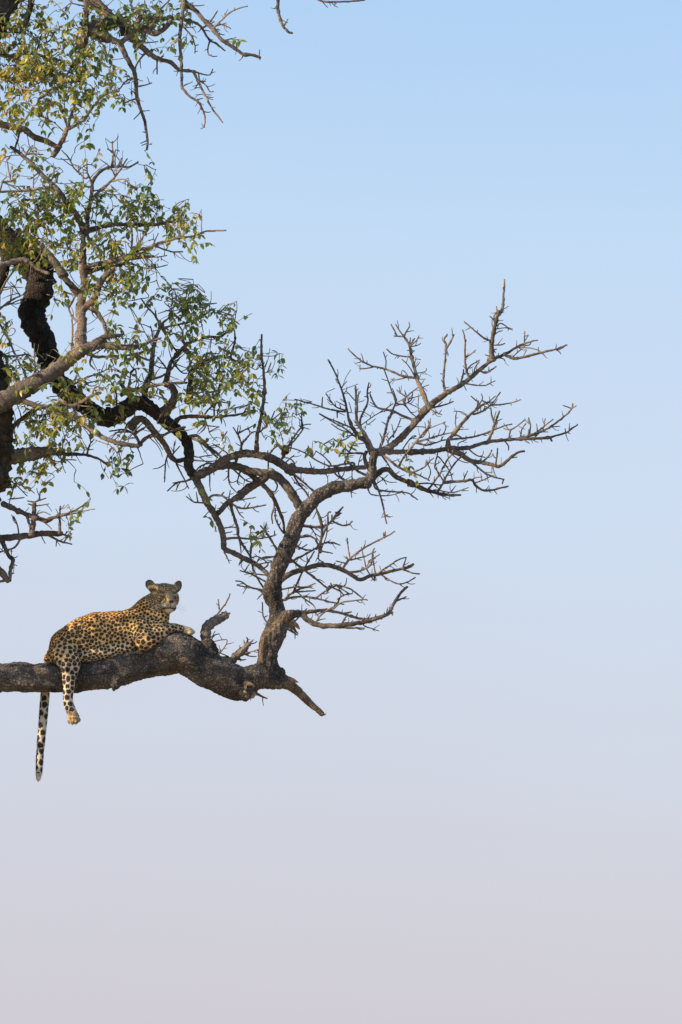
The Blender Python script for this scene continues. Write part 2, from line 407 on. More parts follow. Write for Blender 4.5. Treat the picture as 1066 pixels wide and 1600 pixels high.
# ------------------------------------------------------------------ the tree
# every limb and twig: root first; widths and points in pixels of the photograph, tile by tile; unseen left boughs added to bear shading leaves
TRACE = '''
# tile ox oy scale ; lines: [E] [Zdepth] w0 w1 ; pts   (tile pixel units)
T 0 0 1
D Z0 230 160 ; -330 2240, -300 1800, -250 1350, -205 1100, -150 920, -88 800
D Z0 160 66 ; -94 812, -62 750, -46 700, -42 620, -50 520, -70 420
D Z0 66 60 ; -66 450, -70 420, -66 280, -52 130, -12 10, 28 -90, 80 -260
62 36 ; -66 370, -150 150, -230 20, -300 -150, -330 -300
100 50 ; -110 830, -230 700, -360 560, -450 400, -500 200
60 30 ; -180 1000, -300 900, -430 830, -560 800
Z0 F-220 50 20 ; -130 900, -180 840, -260 780, -360 750
Z-120 F-200 30 12 ; -190 830, -250 840, -330 850

Z0 34 34 ; -190 1085, -100 1072, -40 1064, 0 1061
60 40 ; 40 -60, 100 -110, 190 -160, 300 -230
30 8 ; 190 -160, 290 -150, 380 -95, 430 -50, 470 -45, 540 -60
T 0 200 .2251
Z150 200 190 ; -150 600, -20 740, 90 830, 180 920, 250 1000
Z140 75 60 ; 60 850, 40 950, 10 1060, -40 1150
T 0 420 .2251
Z140 215 110 ; 230 -60, 275 0, 285 100, 255 200, 218 300, 248 400, 302 500, 335 600, 365 700, 420 800, 520 900, 640 985, 724 1022
T 180 600 .2814
D 95 50 ; -60 185, 0 180, 50 150, 100 108, 150 110, 210 145, 260 190, 310 230, 360 270, 400 330, 413 400, 408 460, 440 515
E 42 26 ; 440 510, 480 590, 510 660, 545 715, 580 780, 600 840, 605 910, 640 930, 700 960, 760 990, 810 1020, 850 1060
T 340 780 .319
T 440 620 .2251
T 180 600 .2814
E 50 42 ; 440 515, 500 490, 560 460, 620 450, 680 460, 740 480, 800 490, 860 495
E 46 55 ; 860 495, 920 530, 970 590, 1010 660, 1050 720
E 44 46 ; 690 620, 740 580, 800 540, 860 500
36 26 ; 740 580, 690 620, 650 645, 620 665, 590 700, 565 725
E 40 50 ; 560 455, 610 415, 660 400, 720 385, 800 395, 870 415, 930 450, 985 490
E 30 14 ; 700 470, 760 510, 820 560, 870 620, 910 700, 935 770, 940 830
45 26 ; 90 240, 120 200, 160 200, 230 280, 280 340, 310 400, 340 425, 395 415
12 7 ; 295 395, 280 440, 275 545
12 7 ; 340 440, 380 520, 410 580
10 7 ; 320 390, 360 345
9 6 ; 325 380, 330 320
14 8 ; 440 520, 390 540, 340 550, 290 595
9 7 ; 380 540, 320 550
24 12 ; 0 325, 60 335, 120 345, 150 320, 190 290, 260 285, 330 255, 390 240
14 8 ; 130 320, 90 270, 0 270
10 6 ; 100 250, 130 262, 180 232
26 8 ; 340 205, 380 182, 450 180, 550 185, 640 175, 700 165, 760 145
20 13 ; 420 290, 460 290, 510 340, 560 380, 600 420
18 10 ; 430 300, 470 320, 520 360, 570 410
14 8 ; 700 400, 700 330, 680 280, 655 240
10 6 ; 690 300, 680 265, 685 230
12 7 ; 690 270, 765 232
20 10 ; 665 445, 690 380, 715 310
12 7 ; 715 320, 760 270, 800 265
10 7 ; 640 400, 590 360, 540 330
10 6 ; 410 380, 450 405, 500 400, 540 395
10 6 ; 410 420, 520 430, 580 420
9 6 ; 540 465, 550 505
10 6 ; 525 490, 525 560, 530 595
12 7 ; 630 455, 635 550, 680 610
12 7 ; 650 465, 720 530, 770 550
12 7 ; 700 470, 680 540, 690 560
16 9 ; 850 400, 880 360, 910 340
12 7 ; 850 500, 850 450, 848 370
10 6 ; 930 450, 975 410, 995 395
14 8 ; 920 430, 960 350, 1000 310, 1050 240
10 6 ; 1040 250, 1035 155
14 9 ; 985 490, 1010 540, 1060 600
12 8 ; 970 480, 1030 530, 1066 560
12 7 ; 980 480, 995 440, 970 415, 940 410
16 10 ; 500 650, 540 620, 590 620, 620 640, 640 660
12 7 ; 500 660, 440 655, 395 625
10 6 ; 460 655, 450 600
12 7 ; 590 620, 605 600
10 6 ; 630 645, 640 590
14 8 ; 640 660, 700 690, 770 685, 838 672
10 6 ; 730 690, 750 660
10 6 ; 650 650, 720 640, 782 628
10 6 ; 670 680, 690 720, 715 745
20 10 ; 640 660, 660 740, 680 800, 690 860, 740 940, 760 990, 770 1060
12 7 ; 690 850, 700 940
9 6 ; 755 960, 750 920, 760 880
16 7 ; 600 860, 680 855, 750 860, 830 855, 895 838
9 7 ; 885 840, 885 815
10 6 ; 600 800, 650 795, 690 800
9 6 ; 600 830, 650 820
10 6 ; 605 930, 620 960, 635 995
10 6 ; 540 720, 570 700
12 8 ; 885 660, 880 690, 870 730, 875 775
12 8 ; 935 825, 910 790, 890 740, 890 690
12 7 ; 900 930, 860 850, 830 810, 805 785
10 6 ; 850 1000, 800 960, 770 960
10 6 ; 870 960, 830 960, 790 980
10 6 ; 690 1000, 730 960
10 6 ; 830 1060, 740 1050, 695 1035
10 6 ; 720 1040, 745 1000
14 8 ; 565 460, 520 440, 470 460, 450 480
12 7 ; 860 500, 900 560, 880 600, 840 570
T 440 620 .2251
E 50 32 ; 70 480, 100 508, 200 515, 300 520, 400 505, 500 495, 580 490
E 30 26 ; 625 395, 590 320, 540 280, 510 240, 490 210, 470 160
26 22 ; 630 360, 575 250, 530 190, 517 100
18 16 ; 590 310, 560 240, 545 170, 575 92
22 18 ; 680 360, 715 260, 745 150
34 30 ; 640 395, 700 385, 760 385, 860 382, 960 380, 1066 378
44 30 ; 640 550, 690 515, 740 505, 800 560, 888 596
22 14 ; 660 380, 740 430, 800 480, 870 520
16 10 ; 680 390, 720 440, 760 500
E 40 36 ; 640 400, 680 385, 720 370, 760 345
36 26 ; 645 540, 600 480, 580 440, 575 410, 590 380
T 440 420 .2251
T 680 0 1
T 440 620 .2251
50 44 ; 640 395, 720 365, 800 310, 890 220, 950 150, 1010 90, 1066 30
T 660 420 .2439
44 10 ; 0 920, 60 870, 150 800, 270 730, 400 620, 480 570, 560 530, 620 495, 680 470, 740 457
34 20 ; 450 580, 443 500, 452 430, 470 350, 483 290, 490 268
22 11 ; 484 300, 512 262, 520 180, 526 68
10 7 ; 480 275, 476 240
9 7 ; 490 272, 523 270
14 9 ; 470 340, 455 325, 432 303
12 8 ; 460 320, 460 300, 478 280
10 7 ; 472 370, 500 350, 530 362, 555 385, 578 385
9 7 ; 475 385, 540 378, 552 395
9 7 ; 460 425, 490 402, 515 398
10 8 ; 452 490, 500 488, 530 478
10 8 ; 445 520, 476 515
10 8 ; 442 565, 402 550
8 6 ; 485 565, 490 540
14 9 ; 448 465, 390 440, 340 400, 300 365, 268 338
8 6 ; 350 408, 356 392
22 11 ; 525 548, 570 570, 620 572, 700 552, 790 530, 870 510, 928 487
10 8 ; 640 490, 680 490, 697 475
11 8 ; 630 500, 690 508, 730 517, 755 528
9 7 ; 580 565, 610 535, 640 512
10 8 ; 655 475, 655 430, 657 400
7 6 ; 655 430, 683 430
16 10 ; 305 705, 280 640, 273 570, 275 480, 270 430, 258 390
10 8 ; 276 570, 310 548, 342 520
12 8 ; 280 660, 310 620, 340 600, 367 585
10 7 ; 325 690, 340 630, 365 597
14 10 ; 240 740, 258 690, 264 645
11 7 ; 255 690, 275 665
18 12 ; 145 800, 137 720, 140 640, 148 560, 152 520
15 12 ; 150 525, 152 480, 138 455, 160 420
16 11 ; 150 520, 180 470, 203 420
14 10 ; 152 520, 165 555
14 10 ; 410 615, 420 570
14 10 ; 370 655, 410 668, 445 645, 474 625
9 7 ; 480 570, 515 575, 530 588
11 8 ; 270 735, 340 745, 400 748, 440 730, 468 718
7 6 ; 265 745, 283 780
7 5 ; 310 700, 322 722
15 9 ; 50 890, 110 880, 160 865, 200 850
12 8 ; 50 895, 80 915, 125 935
10 7 ; 95 920, 65 935
8 6 ; 105 930, 123 905
T 440 420 .2251
Z20 34 15 ; 1030 970, 980 860, 940 760, 920 680, 900 600, 890 540, 850 468
14 9 ; 850 468, 870 430, 888 400, 885 370
12 9 ; 850 468, 820 430, 793 385
14 10 ; 848 468, 800 468, 780 466
12 10 ; 800 466, 785 430, 760 385
9 7 ; 887 530, 865 480
10 8 ; 890 530, 895 478
12 9 ; 890 530, 925 482
12 9 ; 895 535, 935 500, 955 465
9 7 ; 895 540, 940 533, 967 518
13 9 ; 895 612, 830 605, 770 590, 730 557
8 7 ; 893 566, 872 568
19 10 ; 938 758, 850 745, 760 710, 700 690, 620 672, 560 640, 500 595, 462 553
12 8 ; 640 680, 580 692, 537 690
8 7 ; 545 692, 545 665
12 8 ; 722 695, 725 640, 708 578
10 8 ; 925 750, 900 700, 870 660, 835 627
8 6 ; 840 705, 870 730, 885 775
12 8 ; 870 752, 800 770, 758 765
8 6 ; 930 725, 980 718, 1005 705, 1005 690
8 6 ; 922 690, 930 630, 965 630
6 5 ; 928 650, 928 610
9 7 ; 950 770, 968 730
9 7 ; 965 810, 990 770
10 7 ; 970 825, 1025 805
11 8 ; 962 812, 900 860, 850 900, 800 930
20 12 ; 745 1038, 770 990, 795 925
14 9 ; 795 925, 760 830, 730 750, 712 700
9 7 ; 800 910, 770 830
14 9 ; 850 930, 860 890, 820 860, 800 840
13 9 ; 795 935, 850 940, 900 910, 912 850
9 7 ; 825 865, 815 820
9 7 ; 882 915, 855 845
11 8 ; 860 945, 900 1000, 940 1030
9 7 ; 950 985, 952 870
8 6 ; 880 930, 960 970
8 6 ; 890 900, 970 880
22 12 ; 920 1055, 840 1020, 780 990, 720 975, 670 965, 640 930, 615 870
9 7 ; 670 965, 615 925
10 7 ; 720 975, 775 935
20 10 ; 470 1048, 450 960, 420 850, 380 740, 350 680, 323 630
13 8 ; 450 985, 380 960, 345 920, 312 870
9 7 ; 380 958, 318 905
8 6 ; 440 950, 378 918
15 9 ; 440 990, 385 985, 300 965, 200 935, 92 905
12 9 ; 280 960, 285 890
12 9 ; 387 985, 387 1035
24 14 ; 517 988, 520 960, 517 880, 513 815
11 8 ; 522 940, 530 900, 540 850
10 7 ; 515 920, 470 870, 445 848
8 6 ; 485 990, 468 925
16 11 ; 575 980, 600 920, 595 860, 608 790
9 7 ; 600 892, 575 885
8 7 ; 597 862, 620 862
15 8 ; 500 1110, 440 1085, 380 1060, 320 1035, 262 1005
9 7 ; 560 1080, 660 1010, 720 985
8 6 ; 600 1080, 655 1040
8 6 ; 510 1000, 560 990, 620 1025
4 2.5 ; 420 830, 445 760, 480 700
4 2.5 ; 425 840, 530 800
4 2.5 ; 315 880, 310 860, 370 830
T 440 620 .2251
14 9 ; 530 290, 440 220, 350 170, 262 118
11 8 ; 480 250, 410 230, 345 188
14 8 ; 600 330, 530 280, 470 250
13 9 ; 740 310, 790 240, 830 150
9 6 ; 695 320, 700 300, 680 250
10 7 ; 780 280, 775 240, 765 190
11 8 ; 830 382, 870 320, 910 275, 935 270
16 9 ; 820 470, 870 390, 930 320, 1000 230, 1040 200
9 6 ; 1000 235, 1020 200, 1035 150
11 8 ; 930 320, 1000 335, 1066 315
11 8 ; 945 310, 1000 295, 1066 285
9 6 ; 900 210, 990 210, 1010 240
16 12 ; 640 570, 670 640, 700 740, 730 880
9 9 ; 712 830, 738 818
16 10 ; 640 600, 660 640, 720 655, 800 660, 880 670, 945 715
11 7 ; 600 640, 620 675, 680 685, 750 685, 830 665
9 6 ; 680 550, 740 590, 800 592
9 6 ; 650 610, 680 590, 720 560, 740 540
9 6 ; 700 560, 730 610
18 10 ; 590 395, 520 390, 450 395, 380 390
16 9 ; 500 460, 420 470, 340 480, 260 450, 180 400, 130 375, 50 350
13 8 ; 340 465, 300 420, 240 375
22 16 ; 590 545, 530 515, 480 470, 450 440
16 10 ; 440 455, 480 360, 510 310
14 8 ; 470 385, 410 330, 360 290
12 8 ; 390 310, 450 290, 510 240
12 8 ; 400 540, 450 580, 500 570
16 9 ; 470 585, 440 580, 390 550, 360 520, 310 470
10 7 ; 480 640, 482 660, 488 700
10 6 ; 490 560, 490 500
9 6 ; 530 500, 540 440, 560 390
9 6 ; 430 540, 450 480
9 6 ; 300 525, 320 560, 320 600
10 7 ; 215 505, 195 450
9 6 ; 215 500, 230 485
9 6 ; 290 510, 300 480
10 8 ; 140 210, 138 105
16 8 ; 20 370, 60 320, 100 260, 150 200, 205 190
9 6 ; 150 205, 140 150
9 6 ; 145 212, 195 225
15 9 ; 235 665, 170 610, 110 560, 70 515
11 7 ; 190 700, 150 640, 100 600, 70 560
10 7 ; 85 600, 130 600, 180 640
13 8 ; 150 890, 220 900, 280 910, 330 880, 380 810, 425 765
8 6 ; 375 800, 420 808
10 7 ; 350 865, 410 890, 460 885, 495 865
9 6 ; 460 885, 485 893
14 9 ; 230 740, 260 840, 275 900, 280 980, 270 1060
10 7 ; 275 1060, 310 970, 320 890, 320 810, 340 800
15 10 ; 110 950, 140 968, 190 965, 235 990, 250 1020, 290 1025
10 7 ; 250 1040, 300 1015, 360 1010, 405 1030
9 6 ; 165 890, 210 920, 240 960
9 6 ; 200 890, 240 970, 260 1000
T 640 600 .2627
32 10 ; 0 405, 130 400, 230 385, 350 378, 470 345, 600 330, 720 325, 840 315, 930 290, 970 262, 1000 240
18 10 ; 640 328, 740 300, 820 265, 900 210, 940 175, 965 145, 970 115
9 7 ; 965 145, 992 130
9 7 ; 960 145, 912 127
12 8 ; 735 300, 790 260, 855 210
8 6 ; 795 265, 800 250, 808 205
8 6 ; 840 255, 895 252
8 6 ; 770 285, 825 285
9 7 ; 930 285, 955 295
9 7 ; 930 290, 925 265
8 6 ; 950 277, 952 232
16 12 ; 838 318, 848 340
7 5 ; 780 322, 788 348
20 12 ; 468 345, 490 290, 510 230, 535 160
13 9 ; 508 240, 490 190, 482 140
15 9 ; 240 328, 330 322, 420 305, 500 275, 560 250, 610 238
15 10 ; 590 332, 600 270
11 8 ; 600 275, 640 250, 688 212
10 7 ; 602 272, 575 270, 560 262
7 5 ; 585 265, 560 235
11 8 ; 660 325, 668 270, 692 235
11 8 ; 712 305, 720 250, 708 200
8 6 ; 704 310, 710 270
11 8 ; 565 335, 588 370, 588 395
28 20 ; 228 385, 232 335, 262 299
36 14 ; 230 388, 300 415, 360 455, 420 465, 480 478, 530 490, 570 465, 610 430, 650 405, 685 400
9 7 ; 600 440, 640 435
15 10 ; 350 450, 400 490, 450 530, 500 552, 560 567
11 9 ; 560 567, 552 595
11 8 ; 350 385, 400 425, 450 437
14 9 ; 430 465, 470 430, 490 392
12 9 ; 512 487, 520 430, 525 382
9 7 ; 488 480, 510 540, 520 560
9 7 ; 390 588, 440 570, 500 542
20 11 ; 200 588, 260 580, 320 577, 370 572, 390 600, 430 630, 480 632, 540 620, 588 607
9 7 ; 320 577, 335 540, 346 517
10 7 ; 370 575, 390 558, 432 552
30 14 ; 0 587, 70 620, 150 645, 230 660, 305 660
9 7 ; 150 645, 200 665, 235 680
10 7 ; 150 630, 250 645, 310 630, 350 615
8 6 ; 250 640, 275 605
7 5 ; 310 635, 350 633
15 9 ; 110 630, 170 550, 220 460, 250 420, 260 395
15 9 ; 170 640, 205 580, 230 530, 280 460, 340 405
14 8 ; 0 520, 60 545, 120 575
12 8 ; 0 530, 80 500, 120 460, 145 440
8 6 ; 95 490, 100 450
9 7 ; 110 570, 125 520, 100 460
12 8 ; 205 585, 160 510, 150 490, 170 405
12 7 ; 20 600, 100 590, 180 600, 205 590
10 7 ; 180 440, 240 520, 255 570
9 6 ; 245 410, 300 455, 350 470
11 8 ; 50 345, 90 365, 140 355, 200 335, 240 330
11 8 ; 40 350, 130 320, 200 300, 250 290
9 7 ; 200 300, 215 265, 205 225
10 7 ; 90 300, 120 250, 125 205
8 6 ; 115 265, 215 225
8 6 ; 165 315, 185 268
13 9 ; 0 390, 50 330, 120 255
8 6 ; 0 330, 40 310
14 8 ; 265 295, 320 325
8 6 ; 290 355, 340 330
T 660 420 .2439
26 16 ; 200 1058, 240 1010, 300 940, 345 905
16 9 ; 330 930, 390 910, 440 870, 480 820, 500 790
14 8 ; 440 872, 500 870, 570 858, 632 838
13 8 ; 340 910, 360 850, 345 845, 312 815
13 7 ; 340 900, 400 860, 420 855, 470 815
11 7 ; 360 880, 385 830, 378 800
11 7 ; 380 840, 410 858, 455 852
11 7 ; 350 905, 380 880, 395 870, 400 850
10 6 ; 400 850, 430 880, 390 900
9 7 ; 218 1030, 212 980, 220 910
8 6 ; 295 945, 260 920, 220 912, 200 915
7 5 ; 225 1030, 298 1027
T 340 780 .319
30 14 ; 300 400, 360 365, 430 340, 500 322, 560 328, 620 350, 670 380, 700 395, 750 375, 800 365, 860 350, 910 340, 945 330, 960 318
13 8 ; 610 345, 650 290, 700 250, 770 210, 830 180, 868 158
11 9 ; 818 188, 822 160
9 7 ; 650 295, 640 240, 635 190
9 7 ; 640 305, 632 280
8 6 ; 630 315, 580 302
13 8 ; 650 358, 700 350, 750 320, 760 260, 770 240
9 7 ; 650 298, 720 280, 775 255
8 6 ; 740 305, 795 270
9 7 ; 775 368, 765 310, 762 265
9 6 ; 770 398, 735 350, 715 280, 705 235
10 7 ; 780 370, 840 325, 890 295, 922 285
9 7 ; 825 338, 880 298
11 8 ; 905 342, 950 360, 990 366
10 7 ; 905 342, 925 285
9 7 ; 910 342, 960 315
9 7 ; 800 368, 850 400, 890 415, 930 405, 970 383
34 13 ; 280 600, 350 570, 410 565, 440 590, 480 612, 540 622, 620 615, 700 605, 760 590, 820 570, 845 550, 870 500, 905 450, 930 428
11 8 ; 870 500, 925 478
10 8 ; 840 560, 860 553
9 7 ; 845 548, 858 568
32 14 ; 340 575, 400 560, 450 552, 530 542
12 8 ; 520 545, 515 560
16 9 ; 540 545, 610 560, 660 575, 720 588, 790 575, 840 560
9 7 ; 600 560, 658 552
11 7 ; 605 615, 640 560
8 6 ; 700 605, 720 580
8 5 ; 720 620, 790 645
9 6 ; 720 605, 757 605
15 8 ; 540 622, 640 630, 720 632
10 7 ; 478 610, 510 565, 560 530
9 7 ; 570 535, 600 510, 640 500, 720 492, 735 495
12 8 ; 550 545, 580 520, 600 485
9 7 ; 590 490, 620 470, 660 462
13 7 ; 310 500, 370 480, 440 478, 500 490, 560 505, 620 515
9 6 ; 440 478, 480 490
9 6 ; 410 478, 470 520, 480 545
11 7 ; 535 445, 580 425, 640 435, 680 460, 710 485
9 7 ; 560 430, 555 410
11 7 ; 545 425, 600 450, 620 470
9 6 ; 590 428, 650 465
9 6 ; 580 420, 640 435, 700 475
15 9 ; 340 285, 370 305, 420 345, 470 380, 510 415, 540 440, 535 455
12 7 ; 300 440, 380 430, 430 430, 480 412
13 8 ; 340 480, 380 450, 420 435, 460 430
10 7 ; 375 455, 450 450, 480 448
11 7 ; 480 485, 530 450
12 8 ; 370 460, 400 390, 430 330, 460 280, 475 255
13 8 ; 360 215, 420 245, 460 250
14 9 ; 350 310, 430 270, 490 235
14 9 ; 380 190, 415 185, 450 180, 480 195, 490 220
13 9 ; 490 240, 520 170, 540 120, 540 70, 555 63
15 9 ; 500 260, 510 180, 510 110, 485 50
16 9 ; 405 130, 480 135, 530 130, 570 95, 615 38
9 7 ; 580 85, 605 68
10 8 ; 560 105, 610 128, 640 125, 660 108
10 7 ; 500 225, 530 213, 560 212, 600 225
9 7 ; 500 240, 495 290, 520 310
9 6 ; 510 255, 565 265
8 6 ; 400 245, 440 222
11 7 ; 270 420, 190 380, 150 360, 110 350
13 7 ; 260 450, 160 430, 120 405, 88 400
11 7 ; 250 470, 190 440, 140 430, 95 422
9 6 ; 220 460, 195 490
12 7 ; 230 440, 180 360, 175 300
8 6 ; 120 290, 105 325
9 7 ; 150 310, 160 280, 172 218
9 7 ; 310 270, 230 290, 190 280, 160 290
9 7 ; 290 300, 220 315, 185 320
10 7 ; 260 620, 225 575, 220 505
8 6 ; 228 580, 245 570
10 7 ; 310 265, 260 200, 235 160, 210 130
J 34 6 ; 330 580, 370 630, 395 660
J 30 5 ; 340 580, 385 610, 402 635
T 280 880 .2627
J 70 46 ; 175 540, 160 480, 155 440, 165 385, 205 348, 255 322, 282 308
J 34 8 ; 255 322, 285 305, 302 298
J 28 5 ; 265 330, 290 318
J 30 5 ; 235 345, 262 300, 280 284
J 34 6 ; 150 440, 140 400, 150 372
J 26 5 ; 390 520, 408 455, 400 440
J 30 5 ; 330 565, 350 520, 372 498
20 5 ; 250 335, 285 318, 305 296
16 4 ; 235 350, 262 345, 285 330
14 4 ; 150 500, 135 480, 128 462
22 5 ; 400 505, 425 470, 440 462
18 4 ; 375 520, 392 485, 384 455
20 5 ; 345 560, 372 575, 400 572
30 6 ; 385 745, 430 742, 462 752
26 5 ; 372 750, 400 722, 440 735
24 5 ; 365 775, 380 812, 402 822
20 4 ; 345 765, 352 800, 366 818
24 6 ; 620 690, 660 702, 700 728
18 4 ; 610 670, 650 685, 690 690
26 8 ; 640 370, 668 400, 706 428
22 6 ; 650 350, 690 372, 716 392
16 4 ; 850 895, 868 902, 874 893
14 9 ; 195 390, 225 310, 270 250, 290 215, 303 180
11 8 ; 240 275, 232 215
J 62 26 ; 280 610, 340 555, 380 520, 400 490, 420 480
16 9 ; 395 495, 385 462
11 7 ; 410 480, 450 475, 462 465
11 7 ; 395 545, 430 555, 460 555
11 7 ; 400 540, 420 530, 465 515
9 7 ; 215 640, 205 600, 230 550, 270 500, 285 460, 260 455, 210 465
10 7 ; 210 520, 260 540, 295 555
9 7 ; 180 470, 210 430, 240 420
9 6 ; 190 440, 215 405
12 9 ; 465 520, 550 480, 620 410, 690 345, 740 290, 760 270
26 8 ; 430 765, 480 785, 525 805
T 180 420 .2814
24 11 ; 785 1010, 790 920, 815 800, 830 660, 820 540, 812 450, 815 365
36 20 ; 165 700, 170 660, 195 590, 205 510, 215 430, 235 360, 255 310
E 22 12 ; 255 310, 300 400, 345 465
14 9 ; 250 310, 215 250, 175 210, 145 165
14 7 ; 255 308, 300 270, 320 235
12 8 ; 207 515, 170 500, 130 485
11 8 ; 215 410, 205 350, 197 318
34 18 ; 280 640, 290 600, 300 550, 320 500, 360 470
22 12 ; 340 480, 400 420, 450 395, 520 378, 580 378, 635 340
14 9 ; 265 330, 350 310, 430 290, 490 260, 535 230
12 7 ; 400 300, 405 230, 425 180
16 9 ; 185 615, 250 600, 310 560, 360 490
12 8 ; 295 565, 260 520, 235 490
12 8 ; 325 525, 370 575, 400 580
44 26 ; 410 740, 420 620, 425 570, 455 535
30 12 ; 455 535, 500 515, 560 492, 620 490, 670 515, 720 530
35 20 ; 455 535, 500 560, 515 590
24 14 ; 40 690, 120 670, 230 645, 320 635, 400 632
14 9 ; 425 640, 500 680, 560 680, 630 650, 690 630
30 16 ; 400 460, 430 485, 470 520
16 8 ; 390 430, 380 400, 370 340, 350 310
12 8 ; 500 805, 530 770, 580 740, 620 745
12 7 ; 550 820, 555 740, 570 690, 580 640
10 7 ; 495 820, 520 890
9 6 ; 510 870, 580 878
16 9 ; 640 490, 665 400, 660 330
10 7 ; 660 470, 620 460, 590 440
5 3 ; 828 580, 870 560, 890 510
4 3 ; 826 570, 850 500, 860 440
10 7 ; 805 905, 860 850, 920 800
10 7 ; 865 845, 885 790
60 34 ; 270 800, 320 740, 330 700, 320 660, 280 640
T 0 420 .2251
Z-60 148 86 ; -80 970, 0 930, 130 860, 280 770, 420 680, 520 600, 565 565
82 52 ; 560 580, 565 545, 560 470, 570 380, 560 290, 570 190, 590 120, 575 -10
74 36 ; 570 560, 680 530, 760 530, 850 545, 930 545
36 12 ; 900 546, 980 535, 1050 500, 1120 480
60 22 ; 660 530, 690 505, 740 470, 850 460
24 13 ; 580 575, 660 610, 740 610, 830 605, 930 595, 1010 570
18 10 ; 640 605, 625 660, 660 700
56 40 ; 570 280, 620 245, 650 220, 690 110, 730 50, 790 0
38 22 ; 600 250, 640 280, 680 310, 720 380, 745 470
20 12 ; 562 380, 500 330, 470 250
11 7 ; 480 265, 520 190
E 18 12 ; 500 560, 505 450, 500 350
52 44 ; 585 190, 550 170, 480 100, 440 50
12 8 ; 445 160, 520 185, 570 200
20 10 ; -20 290, 80 220, 160 180
14 8 ; 0 270, 80 240, 150 210
20 14 ; -10 190, 40 90, 100 10
12 7 ; 10 150, 100 130, 160 130
12 7 ; 130 170, 100 120, 70 90
18 11 ; -20 350, 50 470, 90 560, 150 680, 180 720
18 10 ; -10 605, 90 605, 200 590
10 7 ; 90 570, 80 510
12 8 ; 240 780, 240 620, 240 520
42 22 ; 130 900, 250 950, 350 960, 430 960, 540 940, 640 880, 700 860
32 30 ; 380 965, 400 990, 480 1020, 560 1060
18 9 ; 530 870, 600 800, 660 780
17 9 ; 640 890, 660 820, 720 830
13 8 ; 500 810, 620 750, 720 710, 790 670
14 9 ; 690 730, 760 770
20 12 ; 800 970, 810 940, 805 820
10 7 ; 790 950, 870 910
18 10 ; 880 860, 890 830, 910 720
14 8 ; 905 720, 940 700, 950 790
14 9 ; 940 590, 1010 630, 1050 640
22 13 ; 840 880, 900 850, 960 830, 1066 815
40 26 ; 930 900, 880 860, 830 780
T 0 200 .2251
50 30 ; 575 960, 575 900, 580 740, 575 690
48 24 ; 580 720, 575 690, 530 600, 470 530, 400 430, 330 360, 260 290, 190 220, 130 170, 75 130
34 22 ; 580 720, 600 690, 610 600, 630 500, 640 400, 645 360
26 13 ; 645 365, 700 300, 770 270, 850 270, 900 272, 960 235
16 10 ; 770 275, 785 210, 780 90
12 9 ; 785 165, 745 145
20 10 ; 820 272, 845 210
14 9 ; 845 272, 885 212
12 8 ; 800 272, 800 160, 830 160
26 14 ; 630 500, 700 430, 760 380, 820 310, 850 272
18 10 ; 640 385, 600 300, 575 290
12 9 ; 605 310, 603 215
14 8 ; 635 410, 550 400, 480 362
14 9 ; 590 350, 550 310, 510 270, 480 210, 430 155
10 7 ; 500 250, 555 265
14 7 ; 550 320, 545 260
10 7 ; 550 290, 600 255, 650 258
14 8 ; 635 440, 700 430, 760 440
12 8 ; 780 370, 860 355, 900 390, 955 415
36 16 ; 590 720, 650 700, 730 680, 800 670, 900 670, 1000 670, 1066 665
T 180 200 .2251
28 14 ; 170 670, 280 670, 350 660, 440 630
T 0 200 .2251
32 20 ; 580 965, 700 940, 800 920, 880 890, 960 850, 1066 820
T 180 200 .2251
20 11 ; 260 815, 300 800, 400 775, 480 760, 560 745, 620 720, 690 715, 770 712
T 0 200 .2251
28 17 ; 580 995, 680 980, 760 960, 840 950, 920 900, 1066 890
24 14 ; 600 1010, 640 1000, 720 960, 800 930
16 9 ; 910 880, 915 760, 910 690
14 8 ; 920 870, 930 840, 980 770, 1010 735
14 8 ; 790 670, 780 660, 750 610, 730 570
28 18 ; 590 700, 620 790
20 14 ; 580 810, 660 780, 720 740, 780 720
14 8 ; 570 880, 520 900, 500 940, 470 970
24 18 ; 380 405, 280 420, 200 430, 100 440, -20 445
12 9 ; 230 440, 235 320
13 9 ; 75 375, 60 290, 48 220
16 9 ; 0 440, 20 370, 45 340
16 9 ; 25 375, 90 365, 135 325
17 10 ; 100 155, 125 80, 150 -40
14 9 ; 175 205, 200 150, 230 120
14 9 ; 185 175, 165 160, 160 140
14 9 ; 180 180, 240 180, 300 185
12 8 ; 215 430, 240 530, 250 600
14 9 ; 270 580, 300 550, 370 520, 420 495
24 14 ; 235 790, 255 700, 265 620, 270 540
24 20 ; 235 785, 200 830, 160 860
20 12 ; 255 650, 200 610, 140 590
12 8 ; 280 300, 220 350, 190 350
Z-30 40 36 ; -20 960, 60 935, 130 920, 180 910
20 16 ; 20 950, 15 900, 30 830, 60 790, 90 770
18 14 ; 90 770, 140 800, 190 860
30 24 ; 100 925, 80 840, 30 790, -20 760
60 42 ; 440 1020, 400 960, 350 890, 290 820
20 13 ; 300 1010, 420 990, 520 985
Z-25 28 22 ; 165 905, 200 930, 270 980, 340 1010
T 180 200 .2251
20 11 ; -40 910, 80 890, 200 860, 270 820, 330 840, 400 860, 470 860
12 8 ; 100 915, 220 900, 300 895, 360 885
12 8 ; 90 930, 200 970, 280 970, 330 960, 365 950
14 9 ; 110 870, 170 800, 210 730
18 12 ; 110 880, 118 780, 115 690
12 8 ; 260 820, 300 730
8 6 ; 320 890, 320 920
12 8 ; 120 675, 160 710, 220 720
T 0 640 .2251
Z0 130 75 ; -30 345, 20 330, 100 325, 200 310, 290 298, 350 290
28 14 ; 350 292, 450 310, 540 310, 620 320, 690 345, 740 380
12 8 ; 410 305, 420 340, 530 350
16 8 ; 605 318, 620 250, 655 205
9 6 ; 612 280, 650 275
